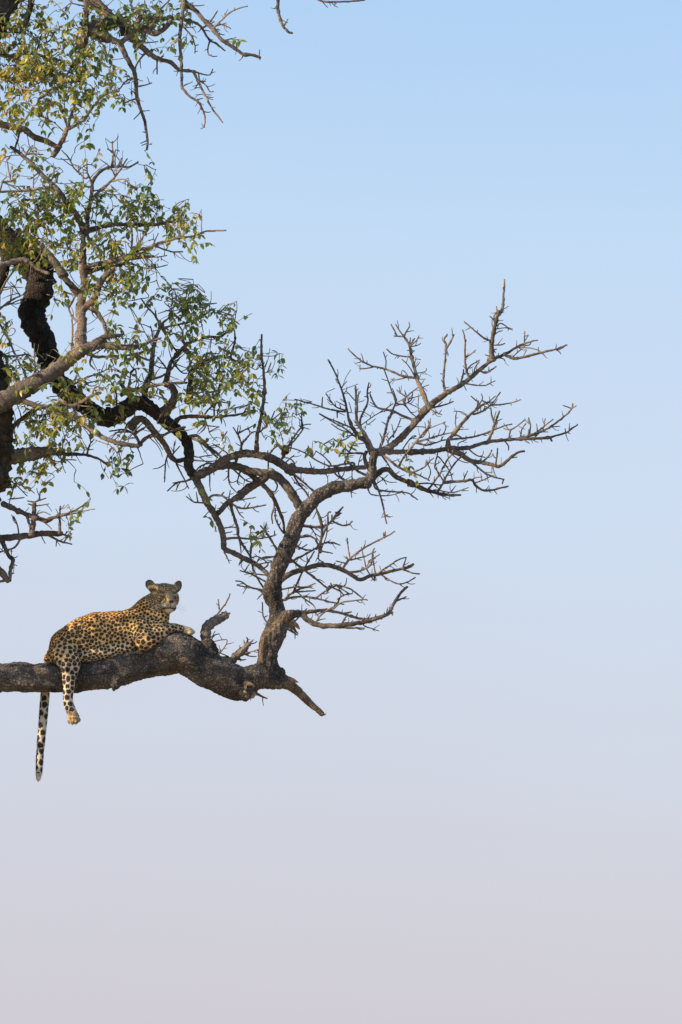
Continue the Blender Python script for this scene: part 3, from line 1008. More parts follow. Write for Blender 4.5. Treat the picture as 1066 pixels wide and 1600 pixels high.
12 8 ; 430 305, 440 230, 460 170
14 8 ; 350 300, 370 380, 420 430
40 26 ; 60 260, 90 130, 170 50, 280 -20
40 28 ; 380 -30, 500 50, 600 120, 700 185, 800 225, 900 245, 965 255
22 10 ; 960 252, 1000 205, 1066 185
20 10 ; 968 235, 940 180, 860 140, 760 150
14 9 ; 870 140, 890 90, 960 50
20 10 ; 945 165, 1010 120, 1060 110
14 8 ; 340 -20, 360 50, 385 100, 380 180
36 27 ; 20 655, 130 705, 220 740, 330 775
28 9 ; 320 775, 400 740, 480 720, 590 660
14 7 ; 390 745, 500 725, 600 700, 660 690
22 11 ; 415 860, 415 750, 420 670
40 28 ; 220 870, 235 760, 240 650
14 9 ; 240 645, 190 632
14 9 ; 245 640, 320 615
14 9 ; 275 625, 280 570
12 8 ; 245 670, 340 655
14 9 ; 238 665, 195 655
24 14 ; 190 750, 215 820, 200 790
10 7 ; 270 760, 330 800, 360 830
12 8 ; 250 740, 330 760
10 7 ; 250 730, 300 710, 350 730
50 38 ; -60 910, 0 895, 100 885, 200 875, 290 860, 430 860
16 9 ; 425 860, 470 880, 500 890
20 11 ; 330 865, 420 915, 500 935
12 8 ; 450 910, 500 860
10 7 ; 395 900, 390 950
10 7 ; 285 870, 315 930
14 8 ; 135 885, 120 800, 95 740
10 7 ; 105 770, 80 730
18 10 ; 145 890, 110 950, 50 975, -20 995
30 24 ; 10 900, 60 1010, 90 1040, 75 1110, 70 1190
60 40 ; -60 1040, -30 1090, 20 1140, 60 1190
22 12 ; 60 1180, 0 1195, -60 1215
10 7 ; 75 1145, 100 1135
12 8 ; 40 480, 80 500, 130 540, 190 600
12 8 ; 100 520, 80 600, 60 660
12 8 ; 90 620, 170 610
10 7 ; 110 510, 200 550, 240 580
10 7 ; 230 430, 260 440, 335 440
T 0 0 .2251
Z100 170 130 ; 115 -140, 80 -20, -5 60, -90 140, -160 230
Z90 52 36 ; 215 -60, 215 30, 190 120, 175 190
Z20 95 55 ; 500 -120, 560 -40, 640 0, 720 70, 790 140, 850 170, 900 240, 960 300
T 200 0 .2251
46 22 ; 30 270, 100 330, 200 405, 290 430, 350 480, 400 490, 470 497
T 0 0 .2251
90 66 ; 790 145, 720 170, 660 170, 640 215, 690 250, 760 270
44 28 ; 750 265, 840 290, 920 230, 1000 190, 1066 190
62 46 ; 680 225, 600 215, 550 208
56 40 ; 595 215, 585 290, 570 370, 530 430, 500 460
42 36 ; 595 200, 600 60, 600 -40
15 9 ; 545 215, 530 310, 550 350
14 9 ; 598 45, 530 30, 490 20
40 16 ; 830 290, 880 400, 930 490, 945 570, 950 660, 970 740, 1000 820, 1015 900, 1025 980, 1020 1040
14 9 ; 952 600, 1010 590, 1055 575
10 8 ; 975 770, 970 785, 930 828
14 9 ; 950 685, 900 700, 860 720
16 9 ; 935 540, 880 560, 830 620, 820 640
10 7 ; 1022 975, 975 995
9 7 ; 1020 995, 985 1010
9 7 ; 1025 1000, 1055 1003
9 7 ; 1012 920, 990 915
14 9 ; 1000 375, 960 430, 930 500
36 30 ; 370 1080, 430 980, 470 890
24 14 ; 470 890, 500 780, 530 700, 550 640
24 14 ; 475 895, 560 850, 620 780, 680 700, 740 650, 830 630
14 9 ; 470 885, 440 800, 420 720
50 38 ; -60 850, 80 880, 170 900, 240 950, 320 980, 395 1018
26 15 ; -40 380, 80 385, 150 370, 250 375
24 15 ; 90 385, 160 440, 200 470, 330 470
20 11 ; 500 460, 570 470, 640 520
18 10 ; 500 465, 470 510, 430 545
14 9 ; 640 520, 560 560, 440 575
18 10 ; -20 500, 50 540, 130 600, 200 625, 280 625
24 11 ; 340 645, 270 690, 270 740, 250 800
12 8 ; 130 420, 110 480, 70 530
18 10 ; 0 150, 100 220, 160 210
14 8 ; 250 375, 290 240, 310 200
12 8 ; 320 300, 355 270, 375 225
22 12 ; 250 375, 330 400, 420 420, 500 445
T 200 0 .2251
50 32 ; -40 230, 50 215, 130 210, 190 235, 260 190, 300 140
32 24 ; 60 200, 90 120, 180 125, 280 130, 360 130
24 12 ; 350 130, 450 150, 510 190, 560 270, 620 310, 675 352
14 9 ; 570 285, 555 340, 560 380
9 7 ; 560 380, 590 392, 620 390
36 20 ; 330 -50, 400 20, 470 75, 530 140, 590 200, 650 275, 720 320, 800 375, 860 380, 920 400
11 8 ; 910 395, 915 345
10 8 ; 900 392, 918 415
14 9 ; 590 200, 650 140, 720 80, 780 55, 832 42
8 7 ; 740 70, 740 52
11 8 ; 630 165, 680 180, 715 198
11 8 ; 655 285, 750 260
12 8 ; 600 225, 670 243
14 9 ; 560 165, 600 110, 622 75
12 8 ; 520 195, 600 150
9 7 ; 570 190, 620 180, 685 158
9 7 ; 595 205, 640 208
28 20 ; 395 -60, 390 0, 380 100, 365 200, 362 300, 370 420, 372 500, 375 610
20 10 ; 375 610, 430 670, 490 710, 530 790, 535 850, 530 880
9 7 ; 530 880, 505 895
9 7 ; 532 885, 515 872
11 8 ; 378 600, 448 568
11 8 ; 460 695, 520 683
13 9 ; 465 500, 560 522, 580 500, 588 480
20 11 ; 455 495, 500 590, 540 670, 590 760, 658 850
12 8 ; 490 505, 500 560, 540 590, 570 635, 595 635
8 6 ; 500 560, 542 568
8 6 ; 535 650, 510 655, 470 658
8 6 ; 530 655, 578 660
8 6 ; 545 680, 592 693
8 6 ; 508 610, 465 608
15 9 ; 130 360, 70 430, 45 480
14 10 ; 203 405, 203 515
11 8 ; 205 405, 225 405, 250 388
12 8 ; 60 290, 150 295, 210 288
20 11 ; 90 320, 130 210, 180 120, 240 50, 290 0
14 9 ; 380 180, 400 200, 440 250, 465 310, 465 370
9 7 ; 465 318, 490 310
8 6 ; 468 358, 485 355
12 8 ; 370 190, 430 190, 470 185
11 7 ; 370 130, 440 90
9 7 ; 440 40, 490 40, 530 35
T 434 0 1
6 4 ; -4 -50, 0 -8, 1 18, 7 38, 16 49, 23 52
3 2 ; 9 42, 16 30
4 3 ; 36 -45, 60 -3, 95 3, 136 0
'''
# leaf clusters: centre, radii, density, tint
CLUSTERS = '''
40 70 55 48 1.15 .62
100 78 58 40 1.1 .6
130 112 48 36 1.0 .45
40 130 45 40 1.0 .6
108 155 42 30 .95 .5
172 42 50 40 .9 .2
215 28 40 28 .85 .25
262 14 42 18 .8 .3
275 66 22 12 .8 .5
188 138 26 28 .6 .3
18 172 26 22 .9 .6
65 182 18 12 .7 .3
138 196 14 10 1.0 .3
76 205 8 8 .8 .3
30 20 45 22 .8 .55
95 15 10 8 .8 .3
20 100 22 40 .8 .66
58 250 20 18 .7 .5
12 242 12 14 .6 .85
18 262 10 8 .6 .85
90 292 36 26 .8 .3
58 322 55 34 .95 .4
28 355 34 36 .95 .6
120 322 48 26 .95 .3
182 318 44 22 .95 .25
232 322 36 20 1.0 .25
265 332 34 18 1.0 .45
288 352 24 20 1.0 .6
302 388 14 10 .7 .5
62 372 58 22 .8 .6
122 372 56 26 .7 .35
180 382 50 26 .8 .5
198 412 38 20 .7 .4
172 442 44 26 .9 .4
208 436 26 20 .9 .3
100 402 30 18 .6 .4
32 400 22 20 .6 .5
234 272 6 9 .8 .5
228 246 10 4 .7 .6
236 285 8 8 .8 .4
155 240 8 5 .6 .4
135 228 5 4 .6 .7
200 296 24 10 .8 .3
96 462 16 16 .9 .5
186 452 22 22 .9 .35
180 476 10 12 .9 .35
10 512 14 24 .8 .5
30 562 28 26 .85 .45
20 592 24 24 .9 .5
72 582 38 18 .8 .5
60 640 36 18 1.0 .55
108 628 38 22 1.15 .6
112 552 22 16 .8 .5
192 532 34 26 .85 .25
222 542 20 22 .8 .25
170 602 48 26 .7 .4
160 640 28 16 .9 .35
215 592 24 24 .6 .4
90 655 30 18 .9 .5
270 462 24 22 .9 .3
300 472 28 24 .9 .3
280 496 28 20 .8 .3
292 520 32 20 .7 .35
240 470 10 10 .8 .3
228 492 10 8 .7 .5
355 480 18 16 .95 .45
364 502 16 16 .95 .45
330 545 28 16 .7 .4
368 556 28 20 .9 .45
348 590 42 26 .9 .4
380 592 26 22 .9 .4
318 576 30 18 .7 .4
330 618 18 12 .9 .4
308 622 20 14 .9 .35
280 615 26 12 .7 .4
264 622 18 10 .7 .4
355 628 22 10 .9 .3
390 630 16 10 .8 .4
400 605 8 12 .9 .4
437 572 12 10 .9 .3
428 546 5 4 .9 .3
446 640 18 22 .95 .4
424 658 16 18 .9 .5
440 682 16 13 .8 .35
340 686 18 9 .7 .4
360 690 12 10 .7 .4
310 662 8 6 .6 .3
258 665 6 4 1.2 .85
22 692 28 18 .8 .5
45 666 30 14 .8 .5
58 722 28 20 1.0 .65
30 742 22 12 .8 .55
98 690 22 18 .9 .25
118 662 28 18 .8 .45
184 712 20 20 1.2 .12
190 740 12 18 1.0 .12
70 754 8 5 .8 .5
140 795 14 9 .8 .35
124 799 18 6 .7 .35
106 822 4 5 .8 .3
402 828 17 11 1.2 .25
388 815 6 5 1 .3
325 807 6 6 .8 .3
316 766 3 3 .8 .4
508 690 10 6 .9 .5
545 695 10 9 .8 .6
528 700 8 6 .6 .5
500 688 6 6 1.1 .4
480 697 3 3 1.1 .3
642 730 5 4 .9 .35
640 716 4 3 .9 .3
567 669 5 4 .8 .35
538 672 4 4 .8 .35
313 460 6 4 1 .4
365 54 4 3 .9 .5
125 757 3 3 .9 .4
'''
OUTSIDE = '''
60 -90 160 60 .6 80 120
-60 -200 200 80 .6 80 200
230 -70 90 50 .7 60 80
-247 678 33 42 5.0 -226 28
-300 812 75 24 2.0 -195 24
-190 815 70 28 1.6 -185 24
-390 850 60 34 2.0 -200 30
-240 772 40 22 .8 -205 22
-200 792 80 26 2.0 -236 24
-420 640 60 60 .5 -60 80
-130 798 60 24 2.2 -245 24
'''
tree = bpy.data.objects.new('savanna_tree', None)
COL.objects.link(tree)
tree.location = (P(-330, 2240).x, DIST, 0)
tree['label'] = 'gnarled grey savanna tree with green leaves at left and bare twigs at right'
tree['category'] = 'tree'

def parse(txt):
    ox = oy = 0.0; s = 1.0; out = []
    for line in txt.strip().splitlines():
        line = line.strip()
        if not line or line[0] == '#':
            continue
        if line[0] == 'T':
            ox, oy, s = map(float, line.split()[1:4]); continue
        head, body = line.split(';')
        end = False; z = None; w = []; dark = False; fz = None; jagd = False
        for tok in head.split():
            if tok == 'E': end = True
            elif tok == 'D': dark = True
            elif tok == 'J': jagd = True
            elif tok[0] == 'F': fz = float(tok[1:])
            elif tok[0] == 'Z': z = float(tok[1:])
            else: w.append(float(tok) * s * (.93 if float(tok) * s < 6 else 1))
        pts = [tuple(float(q) for q in p.split()) for p in body.split(',')]
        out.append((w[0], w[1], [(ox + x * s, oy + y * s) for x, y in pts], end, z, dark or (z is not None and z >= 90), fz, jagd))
    return out

class Net:
    """sampled points of every branch so far: px, py, depth, width, owner"""
    def __init__(self):
        self.a = np.zeros((0, 5))
    def add(self, rows, owner):
        r = np.column_stack([rows, np.full(len(rows), owner)])
        self.a = np.vstack([self.a, r])
    def nearest(self, x, y, reach, wmin):
        if not len(self.a): return None
        d = np.hypot(self.a[:, 0] - x, self.a[:, 1] - y) - self.a[:, 3] * 0.5
        d = np.where(self.a[:, 3] >= wmin, d, 1e9)
        i = int(np.argmin(d))
        return self.a[i] if d[i] < reach else None

NET = Net()
BR = []        # dicts: pts (rows px,py,depth,width), w0, w1, parent index
rb = random.Random(11)
DARK_IDX = set()
JAG_IDX = set()
for idx, (w0, w1, pts, end, z, dark, fz, jagd) in enumerate(parse(TRACE)):
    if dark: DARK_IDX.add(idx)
    if jagd: JAG_IDX.add(idx)
    L = sum(math.hypot(pts[i + 1][0] - pts[i][0], pts[i + 1][1] - pts[i][1]) for i in range(len(pts) - 1))
    near = NET.nearest(pts[0][0], pts[0][1], 9.0, min(w0 * 0.45, 6.0)) if z is None else None
    pts = [list(p) for p in pts]
    par = -1
    if near is not None:
        d0 = near[2]; par = int(near[4])
        sx, sy = near[0] - pts[0][0], near[1] - pts[0][1]
        if math.hypot(sx, sy) < 18:                      # slide the root onto the parent's centre line
            pts.insert(0, [near[0], near[1]])
    else:
        d0 = z if z is not None else rb.uniform(-20, 40)
        if z is None:
            n2 = NET.nearest(pts[0][0], pts[0][1], 60.0, 2.0)
            if n2 is not None: d0 = n2[2] + rb.uniform(-12, 12); par = int(n2[4])
    slope = rb.uniform(-0.5, 0.5) if w0 < 10 else rb.uniform(-0.25, 0.25)
    if w0 > 24: slope *= 0.4
    d1 = d0 + slope * L if fz is None else fz
    if end:
        e = NET.nearest(pts[-1][0], pts[-1][1], 12.0, w1 * 0.4)
        if e is not None:
            d1 = e[2]; pts.append([e[0], e[1]])
    cum = [0.0]
    for i in range(1, len(pts)):
        cum.append(cum[-1] + math.hypot(pts[i][0] - pts[i - 1][0], pts[i][1] - pts[i - 1][1]))
    tot = max(cum[-1], 1e-6)
    ph, amp = rb.uniform(0, 6.28), min(L * 0.07, 14)
    rows = []
    for i, (x, y) in enumerate(pts):
        t = cum[i] / tot
        dep = d0 + (d1 - d0) * t + amp * (math.sin(ph + t * 5) - math.sin(ph)) * math.sin(math.pi * min(1, t if end else t * .5))
        rows.append((x, y, dep, w0 + (w1 - w0) * t))
    step = max(1.6, min(4.0, w0 * 0.3))
    s = catmull(rows, step)
    # slight natural crookedness
    if w0 < 16:
        k = min(0.8, w0 * 0.16)
        for i in range(1, len(s) - 1):
            nv = noise.noise_vector(Vector((s[i, 0] * .13 + idx, s[i, 1] * .13, idx * 1.7)))
            s[i, 0] += nv.x * k; s[i, 1] += nv.y * k; s[i, 2] += nv.z * k * 2
    NET.add(s, idx)
    BR.append(dict(s=s, w0=w0, w1=w1, par=par, L=L))

# the leopard's limb, its fork and everything thick that grows out of it become one continuous surface
def X(ox, oy, s, pts):
    return [(ox + x * s, oy + y * s, d, w * s) for x, y, d, w in pts]
S1, S2, S3 = .2814, .2627, .319
hero = []
hero.append([(-190, 1085, 0, 54), (-100, 1070, 0, 50), (-40, 1062, 0, 47)] + X(40, 880, S1, [(-60, 634, 0, 164), (100, 634, 0, 166), (240, 630, 0, 166), (330, 622, 0, 172), (480, 604, 0, 180), (600, 567, 0, 178),
            (700, 530, 0, 205), (790, 496, 0, 240), (850, 487, 0, 226), (920, 528, 0, 206), (1000, 592, 0, 196), (1066, 617, 0, 204)]) +
            X(280, 880, S2, [(300, 698, 0, 215), (380, 712, 0, 195), (470, 680, 2, 155), (545, 682, 4, 150), (600, 690, 6, 110)]))
hero.append(X(280, 880, S2, [(555, 690, 4, 130), (640, 712, 8, 78), (700, 757, 14, 60), (770, 826, 20, 46), (855, 900, 26, 36)]))
hero.append(X(280, 880, S2, [(525, 690, 4, 150), (528, 620, 2, 130), (527, 560, 0, 122), (540, 490, 0, 130), (565, 415, 0, 138), (585, 335, 0, 118), (578, 255, 0, 98), (560, 190, 0, 108), (563, 110, 0, 94), (585, 40, 0, 92)]) +
            X(340, 780, S3, [(288, 360, 0, 86), (322, 295, 0, 92), (355, 205, 0, 90), (398, 110, 0, 84), (440, 40, 0, 80)]) +
            X(440, 620, .2251, [(170, 775, 0, 112), (255, 690, 2, 96), (375, 630, 4, 90), (490, 612, 6, 78), (580, 600, 8, 76), (625, 560, 8, 74), (632, 480, 8, 70), (640, 410, 8, 74), (655, 375, 8, 66)]))
hero.append(X(280, 880, S2, [(505, 640, -6, 60), (498, 570, -10, 50), (505, 480, -12, 54), (530, 420, -12, 52), (592, 350, -10, 50), (640, 312, -6, 64), (720, 300, 0, 46)]))   # pale burl up the fork
hero.append(X(280, 880, S2, [(375, 720, -8, 120), (392, 768, -12, 98), (396, 790, -14, 76)]))              # broken knot hanging under the limb
hero.append(X(280, 880, S2, [(190, 560, 0, 110), (172, 500, -2, 84), (165, 470, -2, 70)]))                 # foot of the dead stub
hero.append(X(280, 880, S2, [(240, 640, -4, 100), (262, 585, -4, 80), (300, 590, -4, 70)]))
hero.append(X(280, 880, S2, [(590, 660, 2, 90), (605, 640, 0, 60)]))                                       # knob at the fork
hero.append(X(440, 620, .2251, [(560, 600, 2, 80), (610, 622, 0, 56)]))                                    # knob on the arch
hero.append(X(280, 880, S2, [(610, 690, 0, 50), (680, 698, 0, 34), (715, 712, 0, 14)]))                    # splinter
hero.append(X(40, 880, S1, [(505, 640, -20, 80), (500, 690, -24, 60), (484, 720, -24, 34)]))                # flake of bark under the limb
hero.append(X(280, 880, S2, [(620, 360, 4, 60), (650, 300, 2, 60)]))
hv, hf = [], []
for h in hero:
    s = catmull(h, 4.0)
    path = [P(*r[:3]) for r in s]
    v, f, _ = tube_data(path, [r[3] * 0.5 * PX for r in s], 24)
    b0 = len(hv); hv += v; hf += [tuple(b0 + i for i in q) for q in f]
hero_me = voxel_union(mesh_from('limb', hv, hf), 0.0075)
hc = coords(hero_me); he = edges_of(hero_me)
hc = laplace(hc, he, np.full(len(hc), 0.5), 10)
hero_me.vertices.foreach_set('co', hc.astype('f').ravel()); hero_me.update()
hn = np.empty(len(hc) * 3, 'f'); hero_me.vertices.foreach_get('normal', hn); hn = hn.reshape(-1, 3)
dis = np.zeros(len(hc))
WOODX, WOODZ = P(440, 1062).x, P(440, 1052).z
for i in range(len(hc)):
    c = Vector(hc[i])
    # plates stretched along the wood: along x on the level limb, along z on the fork
    up = c.x > P(398, 1000).x
    q = Vector((c.x * (26 if up else 6), c.y * 26, c.z * (6 if up else 26)))
    w = noise.noise_vector(c * 9) * 0.55
    dd = noise.voronoi(q + w)[0]
    plate = min(1.0, (dd[1] - dd[0]) / 0.35)
    d2 = noise.voronoi(q * 2.3 + w * 2)[0]
    keep_ = float(smoothstep(-.15, .35, noise.noise(c * 5.5 + Vector((7, 3, 1)))))          # smoother and scalier stretches
    bare = float(smoothstep(WOODX - .02, WOODX + .05, c.x)) * (1.0 if c.z < WOODZ else 0.0)    # the dead end has lost its bark
    amp = 1 - .75 * bare
    dis[i] = amp * (0.0080 * (plate - 0.75) * (.3 + .7 * keep_) + 0.003 * (min(1, (d2[1] - d2[0]) / .3) - .75) + 0.017 * noise.noise(c * 6.0)
              + 0.012 * noise.noise(q * .6) - 0.010 * max(0, noise.noise(q * .33 + Vector((4, 9, 2))) - .18) * 4 + 0.005 * noise.noise(q * 2.6) + 0.0055 * noise.noise(c * 62) + 0.004 * noise.noise(c * 31))
hc2 = laplace(hc + hn * dis[:, None], he, np.full(len(hc), .4), 1)
hero_me.vertices.foreach_set('co', hc2.astype('f').ravel()); hero_me.update()
hero_me.polygons.foreach_set('use_smooth', [True] * len(hero_me.polygons))
wood = np.zeros(len(hc))
bl = catmull(hero[3][1:6], 3.0)
bp_ = [(P(*r[:3]), r[3] * .5 * PX) for r in bl]
for i in range(len(hc)):
    c = Vector(hc[i])
    nn_ = noise.noise(c * 14) * .35 + noise.noise(c * 40) * .2
    w = max((1.25 - (c - p).length / r) for p, r in bp_) if (c - bp_[5][0]).length < .5 else -1
    b_ = min(1, max(0, w * 2.5 + nn_)) if c.y < DIST + .05 else 0
    if c.x > WOODX + .02 and c.z < WOODZ + .06: b_ = max(b_, min(1, max(0, (c.x - WOODX) * 6 + nn_)))
    wood[i] = b_
wa = hero_me.attributes.new('wood', 'FLOAT', 'POINT'); wa.data.foreach_set('value', wood.astype('f'))
HERO = link('limb', hero_me, M_BARK, tree, P(-190, 1085))

# short spurs and twiglets on everything thin in the leafy part
rt = random.Random(31)
SPURS = ([], [], [])
for i, b in enumerate(list(BR)):
    s, w0 = b['s'], b['w0']
    if w0 > 11 or w0 < 1.6: continue
    leafy = s[0, 0] < 335 and s[0, 1] < 720 and not (s[0, 0] > 170 and s[0, 1] < 235)
    for _ in range(int(b['L'] / (17 if leafy else 18)) + (rt.random() < .4)):
        q = rt.randrange(max(1, int(len(s) * .15)), max(2, int(len(s) * (.97 if leafy else .86))))
        a = s[q]; t = s[q] - s[q - 1]
        th = math.atan2(t[1], t[0]) + rt.choice((-1, 1)) * rt.uniform(.5, 1.25)
        ln = rt.uniform(9, 38) if leafy else rt.uniform(3, 15)
        pts, x, y, dd, dz = [], a[0], a[1], a[2], rt.uniform(-.7, .7)
        bend = rt.uniform(-.25, .1)
        for k in range(6):
            pts.append((x, y, dd, 0)); x += math.cos(th) * ln / 5; y += math.sin(th) * ln / 5; dd += dz * ln / 5
            th += bend * (1 if math.cos(th) > 0 else -1) + rt.uniform(-.22, .22)
        w = min(a[3] * .8, rt.uniform(1.2, 2.3) if leafy else rt.uniform(1.4, 2.3))
        if leafy:
            NET.add(np.array([(p[0], p[1], p[2], w) for p in pts[2:]]), i)
        v, f, uv = tube_data([P(*p[:3]) for p in pts], [w * .5 * PX * (1 - .09 * k) for k in range(6)], 6, .2, i + .5)
        b0 = len(SPURS[0]); SPURS[0].extend(v); SPURS[1].extend([tuple(b0 + k for k in g) for g in f]); SPURS[2].extend(uv)
o = link('twiglets', mesh_from('twiglets', *SPURS), M_TWIG, tree, tree.location); o['kind'] = 'stuff'

# torn stump of a lost branch under the limb: a jagged rim of pale wood round a hollow
M_WOOD = simple_material('torn_wood', (0.20, 0.13, 0.08), 0.9, 0.15, 22, (0.46, 0.33, 0.20))
kc, ka = P(388, 1079, -18), (Vector((.70, -.62, -.36))).normalized()
ks = ka.cross(Vector((0, 0, 1))).normalized(); ku = ks.cross(ka)
kv, kf = [], []
rk = random.Random(4)
jag = [rk.uniform(-.3, 1.0) for _ in range(28)]
prof = [(-.10, .066, 0), (-.03, .064, .2), (.012, .055, 1), (.008, .043, .9), (-.03, .038, .2), (-.09, .032, 0), (-.11, .004, 0)]
for a_, r_, j_ in prof:
    for k in range(28):
        th = 2 * math.pi * k / 28
        rr = r_ * (1 + .42 * noise.noise(Vector((math.cos(th) * 1.5, math.sin(th) * 1.5, a_ * 20))))
        kv.append(kc + ka * (a_ + j_ * .034 * jag[k]) + (ks * math.cos(th) + ku * math.sin(th)) * rr)
for q in range(len(prof) - 1):
    for k in range(28):
        kf.append((q * 28 + k, q * 28 + (k + 1) % 28, (q + 1) * 28 + (k + 1) % 28, (q + 1) * 28 + k))
link('broken_stump', mesh_from('broken_stump', kv, kf, None, False), M_WOOD, tree, kc)

# every other branch is an object: limbs and trunk on the tree, branches on the tree, twigs under the branch they grow from
objs = {}
loose = ([], [], [])          # the smallest twigs past the limit, one mesh
thin = sorted([i for i, b in enumerate(BR) if b['w0'] < 3.3], key=lambda i: -BR[i]['L'] * BR[i]['w0'])
keep = set(thin[:290])
for i, b in enumerate(BR):
    s, w0 = b['s'], b['w0']
    if w0 >= 30: sides, rough = 24, 0.26
    elif w0 >= 10: sides, rough = 16, 0.27
    elif w0 >= 4: sides, rough = 9, 0.19
    else: sides, rough = 7, 0.17
    if i in JAG_IDX: sides, rough = 18, 0.55
    path = [P(r[0], r[1], r[2]) for r in s]
    rad = []
    n = len(s)
    kn = random.Random(i)
    nodes_ = [kn.uniform(0, b['L']) for _ in range(int(b['L'] / 9))]
    acc = 0.0
    for q in range(n):
        if q: acc += math.hypot(s[q, 0] - s[q - 1, 0], s[q, 1] - s[q - 1, 1])
        r = s[q, 3] * 0.5
        if b['par'] >= 0: r *= 1 + 0.28 * math.exp(-acc / max(w0 * 0.8, 2.0))       # collar
        if w0 < 9:
            for kx in nodes_:
                r *= 1 + 0.22 * math.exp(-((acc - kx) / max(1.0, w0 * 0.33)) ** 2)   # knobbly leaf scars
        rad.append(max(r, 0.55) * PX)
    v, f, uv = tube_data(path, rad, sides, rough, i * 1.37)
    if w0 < 3.3 and i not in keep:
        b0 = len(loose[0]); loose[0].extend(v); loose[1].extend([tuple(b0 + k for k in q) for q in f]); loose[2].extend(uv)
        continue
    zz = s[:, 2].mean()
    if i < 2: name, mat = 'trunk', M_BRANCH
    elif w0 >= 10: name, mat = 'limb', M_BRANCH
    elif w0 >= 3.3: name, mat = 'branch', M_TWIG if w0 < 6 else M_BRANCH
    else: name, mat = 'twig', M_TWIG
    if i in DARK_IDX: mat = M_SHADED if zz > 85 and (w0 > 30 or w0 < 20) else M_DARK
    par = tree
    if name == 'twig' and b['par'] in objs:
        par = objs[b['par']]
        if par.parent is not tree: par = par.parent
    objs[i] = link(name, mesh_from(name, v, f, uv), mat, par, path[0])
if loose[0]:
    o = link('fine_twigs', mesh_from('fine_twigs', *loose), M_TWIG, tree, tree.location); o['kind'] = 'stuff'

# ------------------------------------------------------------------ leaves
def leaf_geom(length, width, fold, curl):
    """a folded ovate leaflet along +X, midrib in the XZ plane: 10 verts, 8 quads/tris"""
    ts = [0.0, 0.22, 0.5, 0.78, 1.0]
    ws = [0.0, 0.42, 0.5, 0.30, 0.0]
    V, F = [], []
    mid = []
    for t in ts:
        mid.append(len(V)); V.append((t * length, 0, -curl * length * t * t))
    lft, rgt = [], []
    for t, w in zip(ts[1:-1], ws[1:-1]):
        lft.append(len(V)); V.append((t * length, w * width, fold * w * width - curl * length * t * t))
        rgt.append(len(V)); V.append((t * length, -w * width, fold * w * width - curl * length * t * t))
    for sd, sgn in ((lft, 1), (rgt, -1)):
        q = [(mid[0], mid[1], sd[0]), (mid[1], mid[2], sd[1], sd[0]), (mid[2], mid[3], sd[2], sd[1]), (mid[3], mid[4], sd[2])]
        F += [x if sgn > 0 else x[::-1] for x in q]
    return V, F

LEAVES = []      # (matrix, length, width, fold, curl, tint, inframe size)
STEMS = ([], [], [])
rl = random.Random(5)
def rand_dir(r):
    while True:
        v = Vector((r.uniform(-1, 1), r.uniform(-1, 1), r.uniform(-1, 1)))
        if 0.05 < v.length < 1: return v.normalized()

def frond(px, py, dep, dirv, length, pairs, size, tint0, stem=True):
    """a compound leaf: a thin rachis with pairs of leaflets, drooping at the end"""
    p = P(px, py, dep)
    L = length * PX
    pts = [p]
    d = dirv.normalized()
    for k in range(5):
        d = (d + Vector((0, 0, -0.13))).normalized()
        pts.append(pts[-1] + d * (L / 5))
    if stem:
        v, f, uv = tube_data(pts, [0.0024, 0.0022, 0.002, 0.0018, 0.0016, 0.0013], 4)
        b0 = len(STEMS[0]); STEMS[0].extend(v); STEMS[1].extend([tuple(b0 + i for i in q) for q in f]); STEMS[2].extend(uv)
    for k in range(pairs):
        t = 0.25 + 0.75 * k / max(1, pairs - 1)
        i = min(4, int(t * 5)); base = pts[i].lerp(pts[i + 1], t * 5 - i) if i < 5 else pts[5]
        ax = (pts[min(5, i + 1)] - pts[i]).normalized()
        sv = ax.cross(Vector((0, 0, 1)))
        if sv.length < .1: sv = Vector((1, 0, 0))
        sv.normalize()
        ends = ((1,), (-1,)) if k < pairs - 1 else ((1,), (-1,), (0,))
        for (sg,) in ends:
            if rl.random() < 0.22: continue
            ld = (ax * rl.uniform(.25, .9) + sv * sg * rl.uniform(.5, 1.1) + Vector((0, 0, -rl.uniform(0.0, 1.1))) + rand_dir(rl) * .5).normalized()
            up = (Vector((0, 0, 1)) + rand_dir(rl) * 0.75).normalized()
            zv = (up - ld * up.dot(ld)).normalized()
            yv = zv.cross(ld)
            ln = size * PX * rl.uniform(.72, 1.18)
            M = Matrix(((ld.x, yv.x, zv.x, base.x), (ld.y, yv.y, zv.y, base.y), (ld.z, yv.z, zv.z, base.z), (0, 0, 0, 1)))
            tint = min(.9, max(0, tint0 + rl.gauss(0, .17)))
            if rl.random() < 0.06: tint = rl.uniform(.84, .97)
            LEAVES.append((M, ln, ln * rl.uniform(.42, .62), rl.uniform(.1, .6), rl.uniform(-.1, .25), tint))

